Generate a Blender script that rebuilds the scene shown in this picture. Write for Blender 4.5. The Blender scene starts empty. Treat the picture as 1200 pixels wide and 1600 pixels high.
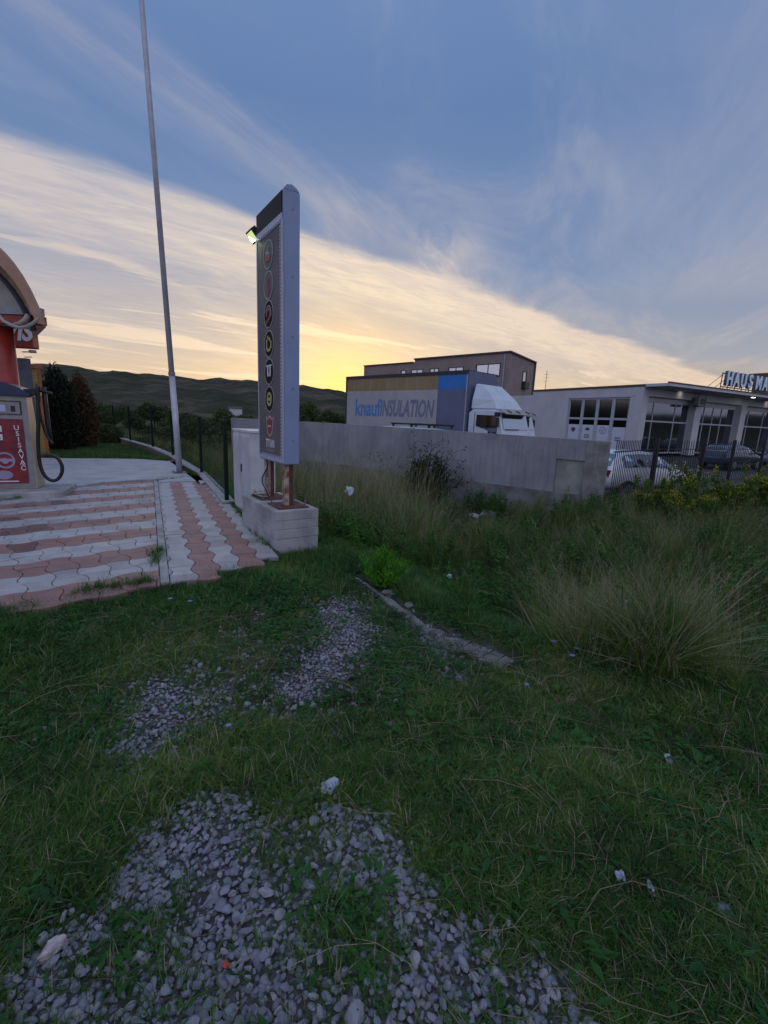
import bpy, bmesh, math, random
import numpy as np
from mathutils import Vector, Matrix
from math import sin, cos, tan, pi, radians, atan2, hypot, floor
random.seed(7); RNG = np.random.default_rng(11)
S = bpy.context.scene
COL = S.collection
# ------------------------------------------------------------------ camera
FPX = 712.0; PIT = radians(11.55); ROL = radians(2.35); EYE = 1.55
_f = Vector((0, cos(PIT), -sin(PIT))); _r0 = Vector((1, 0, 0)); _u0 = Vector((0, sin(PIT), cos(PIT)))
_R = cos(ROL)*_r0 + sin(ROL)*_u0; _U = -sin(ROL)*_r0 + cos(ROL)*_u0
cd = bpy.data.cameras.new('camera'); cam = bpy.data.objects.new('camera', cd); COL.objects.link(cam)
cd.sensor_fit = 'VERTICAL'; cd.sensor_height = 36; cd.lens = FPX/1600*36; cd.clip_start = 0.05; cd.clip_end = 20000
m = Matrix((( _R.x, _U.x, -_f.x, 0), (_R.y, _U.y, -_f.y, 0), (_R.z, _U.z, -_f.z, EYE), (0, 0, 0, 1)))
cam.matrix_world = m; S.camera = cam
S.render.resolution_x = 768; S.render.resolution_y = 1024
S.render.engine = 'CYCLES'
S.view_settings.view_transform = 'Standard'; S.view_settings.look = 'None'
S.cycles.max_bounces = 4; S.cycles.diffuse_bounces = 2; S.cycles.glossy_bounces = 2; S.cycles.transmission_bounces = 2; S.cycles.transparent_max_bounces = 8; S.cycles.caustics_reflective = False
S.view_settings.exposure = 0.62; S.view_settings.gamma = 1; S.view_settings.use_curve_mapping = False
# ------------------------------------------------------------------ node helper
class NT:
    def __init__(s, nt): s.nt = nt
    def n(s, t, **k):
        x = s.nt.nodes.new(t)
        for a, v in k.items(): setattr(x, a, v)
        return x
    def l(s, a, b): s.nt.links.new(a, b)
    def m(s, op, a, b=0.0, c=0.0, clamp=False):
        x = s.n('ShaderNodeMath', operation=op); x.use_clamp = clamp
        for i, v in enumerate((a, b, c)):
            if isinstance(v, (int, float)): x.inputs[i].default_value = v
            else: s.l(v, x.inputs[i])
        return x.outputs[0]
    def mix(s, f, a, b, bl='MIX'):
        x = s.n('ShaderNodeMix', data_type='RGBA', blend_type=bl)
        for i, v in ((0, f), (6, a), (7, b)):
            if isinstance(v, (int, float)): x.inputs[i].default_value = v
            elif isinstance(v, tuple): x.inputs[i].default_value = (*v[:3], 1)
            else: s.l(v, x.inputs[i])
        return x.outputs[2]
    def noise(s, vec, sc, det=4, rough=.55, dist=0, dim='3D'):
        x = s.n('ShaderNodeTexNoise', noise_dimensions=dim); x.inputs['Scale'].default_value = sc
        x.inputs['Detail'].default_value = det; x.inputs['Roughness'].default_value = rough; x.inputs['Distortion'].default_value = dist
        if vec is not None: s.l(vec, x.inputs['Vector'])
        return x.outputs['Fac']
    def comb(s, x, y, z=0.0):
        c = s.n('ShaderNodeCombineXYZ')
        for i, v in enumerate((x, y, z)):
            if isinstance(v, (int, float)): c.inputs[i].default_value = v
            else: s.l(v, c.inputs[i])
        return c.outputs[0]
    def ss(s, v, a, b):   # smoothstep
        x = s.n('ShaderNodeMapRange', interpolation_type='SMOOTHSTEP'); x.clamp = True
        s.l(v, x.inputs['Value']); x.inputs['From Min'].default_value = a; x.inputs['From Max'].default_value = b
        return x.outputs['Result']
    def ramp(s, f, stops):
        x = s.n('ShaderNodeValToRGB'); cr = x.color_ramp
        while len(cr.elements) < len(stops): cr.elements.new(.5)
        for e, (p, c) in zip(cr.elements, stops): e.position = p; e.color = (*c, 1)
        s.l(f, x.inputs[0]); return x.outputs[0]
# ------------------------------------------------------------------ world
SUN_AZ = radians(-5.3); SUN_EL = radians(2.6)
SKY_BASE = .075; SKY_GAIN = .84
W = bpy.data.worlds.new('World'); S.world = W; W.use_nodes = True
nt = W.node_tree; nt.nodes.clear(); g = NT(nt)
tc = g.n('ShaderNodeTexCoord'); sx = g.n('ShaderNodeSeparateXYZ'); g.l(tc.outputs['Generated'], sx.inputs[0])
X, Y, Z = sx.outputs
sky = g.n('ShaderNodeTexSky', sky_type='NISHITA'); sky.sun_disc = False
sky.sun_elevation = SUN_EL; sky.sun_rotation = SUN_AZ; sky.altitude = 100; sky.air_density = 1.0; sky.dust_density = 1.5; sky.ozone_density = 2.5
zc = g.m('MAXIMUM', Z, 0.0)
# angle to the sun (in azimuth-heavy measure)
sd = (sin(SUN_AZ)*cos(SUN_EL), cos(SUN_AZ)*cos(SUN_EL), sin(SUN_EL))
dot = g.m('ADD', g.m('ADD', g.m('MULTIPLY', X, sd[0]), g.m('MULTIPLY', Y, sd[1])), g.m('MULTIPLY', Z, sd[2]))
ang = g.m('ARCCOSINE', g.m('MINIMUM', dot, .99999))            # radians
near = g.m('EXPONENT', g.m('MULTIPLY', ang, -3.1))              # broad glow
core = g.m('EXPONENT', g.m('MULTIPLY', ang, -13.0))
# clear-sky colours by elevation, overhead end brightened to add ground light
clear = g.ramp(zc, [(0, (.54, .35, .18)), (.05, (.47, .36, .26)), (.13, (.28, .31, .38)), (.28, (.155, .23, .39)), (.5, (.105, .185, .37)), (.68, (.14, .23, .43)), (1, (.21, .31, .52))])
lowfade = g.m('SUBTRACT', 1.0, g.ss(zc, 0.0, .30))
warm = g.mix(g.m('MULTIPLY', lowfade, g.m('MULTIPLY', near, 1.0)), clear, (.92, .60, .28))
nis = g.mix(1.0, sky.outputs[0], (SKY_BASE, SKY_BASE, SKY_BASE), 'MULTIPLY')
base = g.mix(.12, warm, nis)
# low sky cools sideways; sky behind the camera brightened to lift ground light
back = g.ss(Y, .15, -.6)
sidew = g.m('MULTIPLY', g.m('SUBTRACT', 1.0, g.ss(Y, -.1, .72)), lowfade)
base = g.mix(g.m('MULTIPLY', sidew, .85), base, (.34, .37, .54))
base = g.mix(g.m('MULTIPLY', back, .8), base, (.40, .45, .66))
# cirrus on a plane high above
inv = g.m('DIVIDE', 1.0, g.m('ADD', zc, .04))
qx = g.m('MULTIPLY', X, inv); qy = g.m('MULTIPLY', Y, inv)
q = g.comb(qx, qy)
# band coordinate w (across) and t (along)
w0 = g.m('SUBTRACT', qy, g.m('MULTIPLY', qx, .77)); t0 = g.m('ADD', qx, g.m('MULTIPLY', qy, .77))
wn = g.noise(g.comb(g.m('MULTIPLY', t0, .5), g.m('MULTIPLY', w0, .9)), 1.0, 4, .6, .3)
w = g.m('ADD', w0, g.m('MULTIPLY', g.m('SUBTRACT', wn, .5), .75))
fib = g.noise(g.comb(g.m('MULTIPLY', t0, 1.2), g.m('MULTIPLY', w0, 5.0)), 1.6, 6, .62, .8)       # fibres along the band
rip = g.noise(g.comb(g.m('MULTIPLY', g.m('ADD', t0, g.m('MULTIPLY', w0, 1.2)), 7.0), g.m('MULTIPLY', w0, 1.5)), 1.3, 4, .6, .5)
bandA = g.m('MULTIPLY', g.ss(w, 2.72, 2.98), g.m('SUBTRACT', 1.0, g.m('MULTIPLY', g.ss(w, 3.5, 4.3), .55)))
bandA = g.m('MULTIPLY', bandA, g.m('ADD', .66, g.m('MULTIPLY', g.ss(fib, .30, .78), .36)))
bandA = g.m('MULTIPLY', bandA, g.m('ADD', .84, g.m('MULTIPLY', rip, .3)))
bandB = g.m('MULTIPLY', g.ss(g.noise(g.comb(g.m('MULTIPLY', t0, .22), w), 1.1, 5, .6, .5), .5, .62), g.ss(w, 3.4, 4.6))
# soft high veil with a different streak direction
w2 = g.m('SUBTRACT', qx, g.m('MULTIPLY', qy, .42)); t2 = g.m('ADD', qy, g.m('MULTIPLY', qx, .42))
v1 = g.noise(g.comb(g.m('MULTIPLY', t2, .55), g.m('MULTIPLY', w2, 1.5)), 1.25, 5, .6, .9)
v2 = g.noise(g.comb(g.m('MULTIPLY', t2, 1.5), g.m('MULTIPLY', w2, 7.0)), 1.2, 5, .65, 1.2)
veil = g.m('MULTIPLY', g.ss(v1, .40, .85), g.m('ADD', .40, g.m('MULTIPLY', v2, .6)))
rightv = g.m('MULTIPLY', g.ss(g.m('ADD', w2, g.m('MULTIPLY', g.m('SUBTRACT', v1, .5), 1.6)), -.5, .8), .80)
rightv = g.m('MULTIPLY', rightv, g.m('ADD', .42, g.m('MULTIPLY', v2, .75)))
rightv = g.m('MULTIPLY', rightv, g.m('SUBTRACT', 1.0, g.ss(t2, 3.4, 4.4)))
# thin faint contrail-like streak
w3 = g.m('ADD', g.m('SUBTRACT', qy, g.m('MULTIPLY', qx, 1.36)), g.m('MULTIPLY', g.m('SUBTRACT', v1, .5), .5))
thin = g.m('MULTIPLY', g.m('SUBTRACT', 1.0, g.m('MINIMUM', g.m('ABSOLUTE', g.m('MULTIPLY', g.m('SUBTRACT', w3, 2.52), 3.2)), 1.0)), .32)
cl = g.m('ADD', g.m('MAXIMUM', bandA, bandB), g.m('ADD', g.m('MULTIPLY', g.m('MAXIMUM', veil, rightv), .46), g.m('MULTIPLY', thin, v2)))
px_ = g.m('SUBTRACT', g.m('ADD', qx, g.m('MULTIPLY', g.m('SUBTRACT', v2, .5), .25)), .33); py_ = g.m('SUBTRACT', qy, 2.72)
puff = g.m('EXPONENT', g.m('MULTIPLY', g.m('ADD', g.m('MULTIPLY', g.m('MULTIPLY', px_, px_), 60.0), g.m('MULTIPLY', g.m('MULTIPLY', py_, py_), 9.0)), -1.0))
cl = g.m('ADD', cl, g.m('MULTIPLY', puff, g.m('MULTIPLY', v2, .75)))
cl = g.m('MINIMUM', cl, 1.0)
cl = g.m('MULTIPLY', cl, .88)
ccol = g.mix(g.ss(zc, .04, .42), (.66, .50, .38), (.37, .365, .42))
ccol = g.mix(g.m('MINIMUM', g.m('MULTIPLY', near, 1.25), 1.0), ccol, (.95, .76, .52))
ccol = g.mix(g.m('MULTIPLY', sidew, .8), ccol, (.50, .47, .56))
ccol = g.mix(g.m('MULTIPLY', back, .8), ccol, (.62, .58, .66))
out = g.mix(cl, base, ccol)
# glow where the sun has just gone behind the ridge
out = g.mix(g.m('MINIMUM', g.m('MULTIPLY', core, 1.25), 1.0), out, (1.25, .78, .22))
# below the horizon: dull earth tone
out = g.mix(g.ss(Z, 0.0, -.04), out, (.06, .055, .05))
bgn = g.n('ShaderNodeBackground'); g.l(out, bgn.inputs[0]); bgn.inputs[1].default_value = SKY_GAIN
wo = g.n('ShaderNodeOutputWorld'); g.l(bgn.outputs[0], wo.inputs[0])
# ------------------------------------------------------------------ sun (just at the ridge, very weak)
sl = bpy.data.lights.new('sun', 'SUN'); sl.energy = .22; sl.angle = radians(6); sl.color = (1, .68, .38)
so = bpy.data.objects.new('sun', sl); COL.objects.link(so)
so.rotation_euler = Vector((-sd[0], -sd[1], -sd[2])).to_track_quat('-Z', 'Y').to_euler()
# ------------------------------------------------------------------ point helpers (photo pixel -> real point)
def ray(x, y): return _f + (x-600)/FPX*_R - (y-800)/FPX*_U
def gz(x, y, z=0.0):
    d = ray(x, y); t = (z-EYE)/d.z; return Vector((d.x*t, d.y*t, z))
def onl(x, y, A, d2):
    d = ray(x, y); nx, ny = -d2[1], d2[0]; t = (A[0]*nx+A[1]*ny)/(d.x*nx+d.y*ny); return Vector((d.x*t, d.y*t, EYE+d.z*t))
def hd(deg): return Vector((sin(radians(deg)), cos(radians(deg)), 0))
def V2(p): return Vector((p[0], p[1], 0))
# ------------------------------------------------------------------ mesh helpers
class MB:
    def __init__(s): s.v = []; s.f = []; s.mi = []
    def add(s, vs, fs, mi=0):
        o = len(s.v); s.v += [tuple(v) for v in vs]; s.f += [tuple(i+o for i in f) for f in fs]; s.mi += [mi]*len(fs); return s
    def box(s, c, sx, sy, sz, ax=Vector((1, 0, 0)), mi=0, up=Vector((0, 0, 1))):
        "centre c, half extents; ax = local x"
        c = Vector(c); ax = Vector(ax).normalized(); ay = up.cross(ax).normalized()
        vs = [c+ax*(i*sx)+ay*(j*sy)+up*(k*sz) for k in (-1, 1) for j in (-1, 1) for i in (-1, 1)]
        return s.add(vs, [(0, 2, 3, 1), (4, 5, 7, 6), (0, 1, 5, 4), (2, 6, 7, 3), (0, 4, 6, 2), (1, 3, 7, 5)], mi)
    def bar(s, a, b, r, n=6, r2=None, mi=0, cap=True):
        a, b = Vector(a), Vector(b); d = (b-a).normalized(); r2 = r if r2 is None else r2
        x = d.orthogonal().normalized(); y = d.cross(x)
        vs = [a+(x*cos(2*pi*i/n)+y*sin(2*pi*i/n))*r for i in range(n)]+[b+(x*cos(2*pi*i/n)+y*sin(2*pi*i/n))*r2 for i in range(n)]
        fs = [(i, (i+1) % n, n+(i+1) % n, n+i) for i in range(n)]
        if cap: fs += [tuple(range(n))[::-1], tuple(range(n, 2*n))]
        return s.add(vs, fs, mi)
    def tube(s, pts, r, n=8, mi=0, closed=False, rs=None):
        pts = [Vector(p) for p in pts]; N = len(pts); o = []; px = None
        for i, p in enumerate(pts):
            d = (pts[(i+1) % N if closed else min(i+1, N-1)]-pts[(i-1) % N if closed else max(i-1, 0)]).normalized()
            if px is None: px = d.orthogonal().normalized()
            px = (px-d*px.dot(d)).normalized(); py = d.cross(px); rr = rs[i] if rs else r
            o += [p+(px*cos(2*pi*k/n)+py*sin(2*pi*k/n))*rr for k in range(n)]
        fs = []
        for i in range(N if closed else N-1):
            j = (i+1) % N
            fs += [(i*n+k, i*n+(k+1) % n, j*n+(k+1) % n, j*n+k) for k in range(n)]
        if not closed: fs += [tuple(range(n))[::-1], tuple((N-1)*n+k for k in range(n))]
        return s.add(o, fs, mi)
    def prism(s, poly, z0, z1, mi=0):
        "vertical prism from a 2-D polygon (ccw)"
        n = len(poly); vs = [(p[0], p[1], z0) for p in poly]+[(p[0], p[1], z1) for p in poly]
        return s.add(vs, [tuple(range(n))[::-1], tuple(range(n, 2*n))]+[(i, (i+1) % n, n+(i+1) % n, n+i) for i in range(n)], mi)
    def slabp(s, pts, nrm, t, mi=0):
        "planar polygon extruded by t along nrm"
        n = len(pts); pts = [Vector(p) for p in pts]; nrm = Vector(nrm)
        return s.add(pts+[p+nrm*t for p in pts], [tuple(range(n))[::-1], tuple(range(n, 2*n))]+[(i, (i+1) % n, n+(i+1) % n, n+i) for i in range(n)], mi)
    def build(s, name, mat, parent=None, smooth=False, bevel=0, origin=None):
        me = bpy.data.meshes.new(name)
        o = Vector(origin) if origin is not None else Vector((0, 0, 0))
        me.from_pydata([Vector(v)-o for v in s.v], [], s.f); me.update()
        for mm in (mat if isinstance(mat, (list, tuple)) else [mat]): me.materials.append(mm)
        if any(s.mi): me.polygons.foreach_set('material_index', s.mi)
        bm = bmesh.new(); bm.from_mesh(me)
        bmesh.ops.recalc_face_normals(bm, faces=bm.faces)
        if bevel: bmesh.ops.bevel(bm, geom=[e for e in bm.edges if len(e.link_faces) == 2 and e.calc_face_angle(0) > .6], offset=bevel, segments=1, affect='EDGES', clamp_overlap=True)
        bm.to_mesh(me); bm.free()
        if smooth: me.polygons.foreach_set('use_smooth', [True]*len(me.polygons))
        return link(name, me, parent, o if parent is None else o)
    def mesh(s, name, mat, smooth=False):
        me = bpy.data.meshes.new(name); me.from_pydata(s.v, [], s.f); me.update()
        for mm in (mat if isinstance(mat, (list, tuple)) else [mat]): me.materials.append(mm)
        if any(s.mi): me.polygons.foreach_set('material_index', s.mi)
        if smooth: me.polygons.foreach_set('use_smooth', [True]*len(me.polygons))
        return me
def link(name, me, parent=None, loc=(0, 0, 0)):
    o = bpy.data.objects.new(name, me); COL.objects.link(o); o.location = loc
    if parent is not None:
        o.parent = parent; o.matrix_parent_inverse = ROOTINV.get(parent.name, Matrix.Identity(4))
    return o
ROOTINV = {}
def thing(name, label, cat, loc=(0, 0, 0), group=None):
    o = bpy.data.objects.new(name, None); COL.objects.link(o); o.empty_display_size = .2
    o.location = loc; ROOTINV[o.name] = Matrix.Translation(loc).inverted()
    o['label'] = label; o['category'] = cat
    if group: o['group'] = group
    return o
def tag(o, label=None, cat=None, group=None, kind=None):
    if label: o['label'] = label
    if cat: o['category'] = cat
    if group: o['group'] = group
    if kind: o['kind'] = kind
    return o
def copy_tree(o, parent=None, loc=None, rz=None):
    c = o.copy(); COL.objects.link(c)
    if parent is not None: c.parent = parent
    if loc is not None: c.location = loc
    if rz is not None: c.rotation_euler = (0, 0, rz)
    for ch in list(o.children): copy_tree(ch, c)
    return c
# ------------------------------------------------------------------ materials
def mat(name, col, rough=.7, metal=0, spec=.5, var=.15, vsc=6, det=5, col2=None, bump=0, bsc=40, em=None, ems=0, stretch=None, streak=0, coat=0):
    mt = bpy.data.materials.new(name); mt.use_nodes = True; t = NT(mt.node_tree); b = mt.node_tree.nodes['Principled BSDF']
    tcn = t.n('ShaderNodeTexCoord'); vec = tcn.outputs['Object']
    if stretch:
        mp = t.n('ShaderNodeMapping'); mp.inputs['Scale'].default_value = stretch; t.l(vec, mp.inputs[0]); vec = mp.outputs[0]
    n1 = t.noise(vec, vsc, det, .6)
    c2 = col2 or tuple(max(0, c*(1-var*2)) for c in col)
    c = t.mix(t.ss(n1, .35, .68), col, c2)
    if streak:
        mp2 = t.n('ShaderNodeMapping'); mp2.inputs['Scale'].default_value = (9, 9, .7); t.l(tcn.outputs['Object'], mp2.inputs[0])
        n3 = t.noise(mp2.outputs[0], 1.6, 6, .7); c = t.mix(t.m('MULTIPLY', t.ss(n3, .45, .75), streak), c, tuple(x*.45 for x in col))
    t.l(c, b.inputs['Base Color'])
    b.inputs['Roughness'].default_value = rough; b.inputs['Metallic'].default_value = metal; b.inputs['Specular IOR Level'].default_value = spec
    if coat: b.inputs['Coat Weight'].default_value = coat
    if bump:
        bn = t.n('ShaderNodeBump'); bn.inputs['Strength'].default_value = bump; bn.inputs['Distance'].default_value = .01
        t.l(t.noise(vec, bsc, 6, .65), bn.inputs['Height']); t.l(bn.outputs[0], b.inputs['Normal'])
    if em: b.inputs['Emission Color'].default_value = (*em, 1); b.inputs['Emission Strength'].default_value = ems
    return mt
def foliage_mat(name, stops, rough=.6, transl=.3, posvar=1.2):
    mt = bpy.data.materials.new(name); mt.use_nodes = True; t = NT(mt.node_tree); b = mt.node_tree.nodes['Principled BSDF']
    oi = t.n('ShaderNodeObjectInfo'); ge = t.n('ShaderNodeNewGeometry')
    n1 = t.noise(ge.outputs['Position'], posvar, 3, .6); n2 = t.noise(ge.outputs['Position'], posvar*14, 2, .5)
    v = t.m('ADD', t.m('MULTIPLY', oi.outputs['Random'], .30), t.m('ADD', t.m('MULTIPLY', t.m('SUBTRACT', n1, .5), 1.15), t.m('ADD', .36, t.m('MULTIPLY', t.m('SUBTRACT', n2, .5), .5))))
    c = t.ramp(v, stops); t.l(c, b.inputs['Base Color']); b.inputs['Roughness'].default_value = rough; b.inputs['Specular IOR Level'].default_value = .25
    tr = t.n('ShaderNodeBsdfTranslucent'); t.l(c, tr.inputs[0]); mx = t.n('ShaderNodeMixShader'); mx.inputs[0].default_value = transl
    o = [x for x in mt.node_tree.nodes if x.type == 'OUTPUT_MATERIAL'][0]
    t.l(b.outputs[0], mx.inputs[1]); t.l(tr.outputs[0], mx.inputs[2]); t.l(mx.outputs[0], o.inputs[0]); return mt
M = {}
M['concrete'] = mat('concrete', (.44, .43, .43), .85, var=.2, vsc=3, bump=.4, bsc=60, streak=.35)
M['wall_conc'] = mat('wall_concrete', (.345, .34, .365), .88, var=.14, vsc=1.3, bump=.35, bsc=30, streak=.6)
M['footing'] = mat('footing_concrete', (.27, .255, .25), .9, var=.25, vsc=3, bump=.5, bsc=30)
M['pillar'] = mat('pillar_concrete', (.30, .28, .27), .9, var=.2, vsc=4, bump=.4, bsc=40, streak=.5)
M['slab'] = mat('slab_concrete', (.50, .49, .50), .7, var=.12, vsc=2, bump=.2, bsc=50)
M['paver_w'] = mat('paver_white', (.66, .65, .65), .45, var=.16, vsc=9, bump=.35, bsc=120)
M['paver_r'] = mat('paver_red', (.42, .185, .15), .45, var=.2, vsc=8, bump=.35, bsc=120, col2=(.33, .125, .10))
M['paver_g'] = mat('paver_grey', (.42, .39, .39), .55, var=.15, vsc=9, bump=.35, bsc=120)
M['paver_d'] = mat('paver_stained', (.17, .07, .065), .4, var=.3, vsc=12, bump=.3, bsc=120)
def paver_mat(key, c1_, c2_):
    mt = bpy.data.materials.new(key); mt.use_nodes = True; t = NT(mt.node_tree); b = mt.node_tree.nodes['Principled BSDF']; ge = t.n('ShaderNodeNewGeometry'); oi = t.n('ShaderNodeObjectInfo'); p = ge.outputs['Position']
    c = t.mix(t.ss(t.noise(p, 3.2, 6, .65), .36, .66), c1_, c2_); c = t.mix(t.m('MULTIPLY', t.ss(t.noise(p, 1.1, 5, .7, .6), .48, .68), .42), c, (.16, .13, .12))
    c = t.mix(t.m('MULTIPLY', t.ss(t.noise(p, 70, 4, .7), .50, .72), .28), c, (.10, .085, .08)); c = t.mix(t.m('MULTIPLY', oi.outputs['Random'], .22), c, (.20, .17, .17))
    t.l(c, b.inputs['Base Color']); t.l(t.m('ADD', .34, t.m('MULTIPLY', t.noise(p, 2.3, 4, .6), .35)), b.inputs['Roughness']); bn = t.n('ShaderNodeBump'); bn.inputs['Strength'].default_value = .45; bn.inputs['Distance'].default_value = .004
    t.l(t.noise(p, 110, 5, .7), bn.inputs['Height']); t.l(bn.outputs[0], b.inputs['Normal']); M[key] = mt
paver_mat('paver_w', (.52, .50, .51), (.41, .39, .41)); paver_mat('paver_r', (.36, .19, .165), (.28, .14, .125)); paver_mat('paver_g', (.42, .39, .40), (.34, .31, .32)); paver_mat('paver_d', (.22, .10, .09), (.13, .06, .055))
M['joint'] = mat('joint_sand', (.07, .062, .055), .95, var=.3, vsc=30)
M['plaster'] = mat('low_wall_plaster', (.22, .16, .13), .9, var=.2, vsc=5, bump=.3)
M['coping'] = mat('wall_coping', (.46, .44, .42), .85, var=.2, vsc=8, bump=.3)
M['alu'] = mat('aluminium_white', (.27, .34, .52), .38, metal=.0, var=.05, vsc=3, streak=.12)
M['alu_trim'] = mat('trim_pale', (.42, .45, .56), .4, var=.05)
M['bolt'] = mat('bolt_steel', (.22, .22, .24), .4, metal=.8, var=.1)
M['face'] = mat('sign_face', (.16, .145, .15), .6, spec=.2, var=.08, vsc=2)
M['black_gloss'] = mat('black_display', (.008, .008, .012), .5, spec=.15, var=.1)
M['disc'] = mat('disc_dark', (.014, .012, .014), .7, spec=.15, var=.05)
M['ring'] = mat('ring_white', (.34, .33, .34), .5, var=.05)
M['icon_red'] = mat('icon_red', (.30, .035, .05), .5, var=.1)
M['icon_yellow'] = mat('icon_yellow', (.42, .42, .13), .5, var=.1)
M['icon_white'] = mat('icon_white', (.75, .74, .75), .5, var=.05)
M['icon_pink'] = mat('icon_pink', (.62, .42, .40), .5, var=.05)
M['rust'] = mat('rusty_steel', (.16, .055, .035), .8, var=.35, vsc=14, bump=.4, col2=(.08, .03, .022))
M['rust_paint'] = mat('rust_painted_steel', (.50, .42, .33), .7, var=.3, vsc=10, bump=.3, col2=(.17, .065, .04))
M['cable'] = mat('cable_sheath', (.45, .40, .33), .6, var=.1)
M['cab_metal'] = mat('cabinet_metal', (.62, .62, .65), .5, var=.08, vsc=4, streak=.25)
M['pole'] = mat('galvanised_pole', (.52, .53, .58), .42, metal=.25, var=.1, vsc=3)
M['green_steel'] = mat('green_fence_steel', (.006, .018, .014), .8, spec=.2, var=.1)
M['black_steel'] = mat('black_fence_steel', (.012, .013, .02), .5, var=.1)
M['white_paint'] = mat('white_vehicle_paint', (.72, .74, .78), .25, var=.04, vsc=2, coat=.5)
M['truck_paint'] = mat('truck_white_paint', (.66, .70, .78), .4, var=.06, vsc=2)
M['dark_paint'] = mat('dark_blue_vehicle_paint', (.035, .05, .085), .25, var=.05, coat=.6)
M['silver_paint'] = mat('silver_vehicle_paint', (.22, .25, .31), .28, metal=.4, var=.05, coat=.5)
M['tail'] = mat('tail_lamp_glass', (.14, .02, .025), .3, var=.1)
M['rubber'] = mat('rubber', (.014, .014, .015), .75, var=.1)
M['plastic_black'] = mat('black_plastic', (.02, .02, .022), .5, var=.1)
M['rim'] = mat('wheel_rim', (.30, .31, .33), .35, metal=.7, var=.1)
M['hose'] = mat('hose_rubber', (.012, .012, .014), .35, var=.1)
M['tarp_white'] = mat('tarp_white', (.46, .43, .44), .55, var=.07, vsc=1.5, streak=.12)
M['tarp_yellow'] = mat('tarp_yellow', (.33, .235, .11), .55, var=.08, vsc=1.5)
M['tarp_blue'] = mat('tarp_blue', (.03, .19, .56), .55, var=.06, vsc=1.5)
M['tarp_grey'] = mat('tarp_greyblue', (.145, .165, .26), .55, var=.08, vsc=1.5)
M['tarp_rim'] = mat('truck_top_rail', (.045, .035, .045), .6, var=.1)
M['letter_blue'] = mat('letter_blue', (.09, .25, .54), .55, var=.04)
M['letter_grey'] = mat('letter_greyblue', (.19, .215, .32), .55, var=.04)
M['tower'] = mat('tower_plaster', (.33, .25, .225), .9, var=.08, vsc=.6)
M['tower_r'] = mat('tower_plaster_side', (.27, .22, .21), .9, var=.08, vsc=.6)
M['roof_edge'] = mat('roof_edge_metal', (.10, .075, .055), .7, var=.1)
M['bwhite'] = mat('white_render', (.58, .555, .58), .85, var=.06, vsc=.8, streak=.10)
M['win_frame'] = mat('window_frame_grey', (.45, .46, .52), .5, var=.05)
M['win_dark'] = mat('window_frame_dark', (.04, .035, .04), .5, var=.05)
M['poster'] = mat('poster_paper', (.62, .63, .72), .6, var=.03)
M['ink'] = mat('poster_ink', (.06, .06, .09), .6, var=.1)
M['sign_letter'] = mat('sign_letter_paleblue', (.80, .90, .95), .5, var=.06)
M['sign_side'] = mat('sign_letter_side', (.10, .13, .17), .6, var=.1)
M['red'] = mat('red_panel', (.33, .035, .02), .45, var=.12, vsc=3)
M['red_col'] = mat('red_column', (.36, .035, .02), .38, var=.15, vsc=3)
M['orange'] = mat('orange_fascia', (.46, .25, .16), .5, var=.08, vsc=3)
M['cream'] = mat('cream_soffit', (.42, .38, .33), .7, var=.1, vsc=4)
M['blind'] = mat('yellow_blind', (.60, .38, .13), .6, var=.15, vsc=6, stretch=(1, 1, 8))
M['orange_frame'] = mat('orange_window_frame', (.55, .13, .04), .5, var=.1)
M['grey_wall'] = mat('grey_wall_render', (.14, .14, .17), .8, var=.1)
M['vac_side'] = mat('vacuum_side_beige', (.40, .37, .31), .45, var=.08, vsc=3, streak=.15)
M['vac_frame'] = mat('vacuum_frame_steel', (.30, .28, .28), .4, metal=.4, var=.1)
M['vac_red'] = mat('vacuum_red_print', (.24, .018, .02), .35, var=.25, vsc=3.5, col2=(.07, .008, .03))
M['vac_blue'] = mat('vacuum_dark_hood', (.022, .028, .075), .22, var=.1)
M['screen'] = mat('coin_screen', (.45, .47, .68), .3, var=.03)
M['lilac'] = mat('print_lilac', (.36, .30, .45), .4, var=.1)
M['stone'] = None
M['litter'] = mat('white_plastic_litter', (.48, .50, .62), .45, var=.1, vsc=30)
M['litter_red'] = mat('red_litter', (.50, .08, .04), .45, var=.1, vsc=30)
M['litter_pink'] = mat('pale_stone_chunk', (.60, .50, .50), .8, var=.15, vsc=30, bump=.4)
M['petal'] = foliage_mat('chicory_petal', [(0, (.30, .30, .75)), (1, (.40, .42, .85))], transl=.4)
M['bark'] = mat('bark', (.06, .045, .035), .9, var=.3, vsc=12, bump=.5)
M['bark_thorn'] = mat('thorn_stems', (.07, .06, .045), .9, var=.3, vsc=12)
GR = [(.20, (.028, .080, .022)), (.38, (.060, .150, .026)), (.55, (.115, .225, .034)), (.72, (.20, .265, .060)), (1, (.31, .29, .13))]
M['grass'] = foliage_mat('grass_blades', GR)
M['lush'] = foliage_mat('lush_grass_blades', [(.2, (.024, .080, .018)), (.5, (.050, .155, .024)), (.75, (.09, .22, .03)), (1, (.15, .25, .05))])
M['tallg'] = foliage_mat('tall_grass_blades', [(.25, (.040, .11, .016)), (.42, (.085, .19, .026)), (.60, (.14, .235, .038)), (.74, (.22, .25, .065)), (.88, (.34, .31, .14)), (1, (.44, .38, .22))], posvar=1.5)
M['dry'] = foliage_mat('dry_stalks', [(.2, (.22, .18, .11)), (.6, (.36, .30, .19)), (1, (.48, .41, .29))], transl=.15)
M['weed'] = foliage_mat('weed_leaves', [(.2, (.024, .085, .020)), (.6, (.048, .150, .028)), (1, (.09, .22, .04))])
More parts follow.
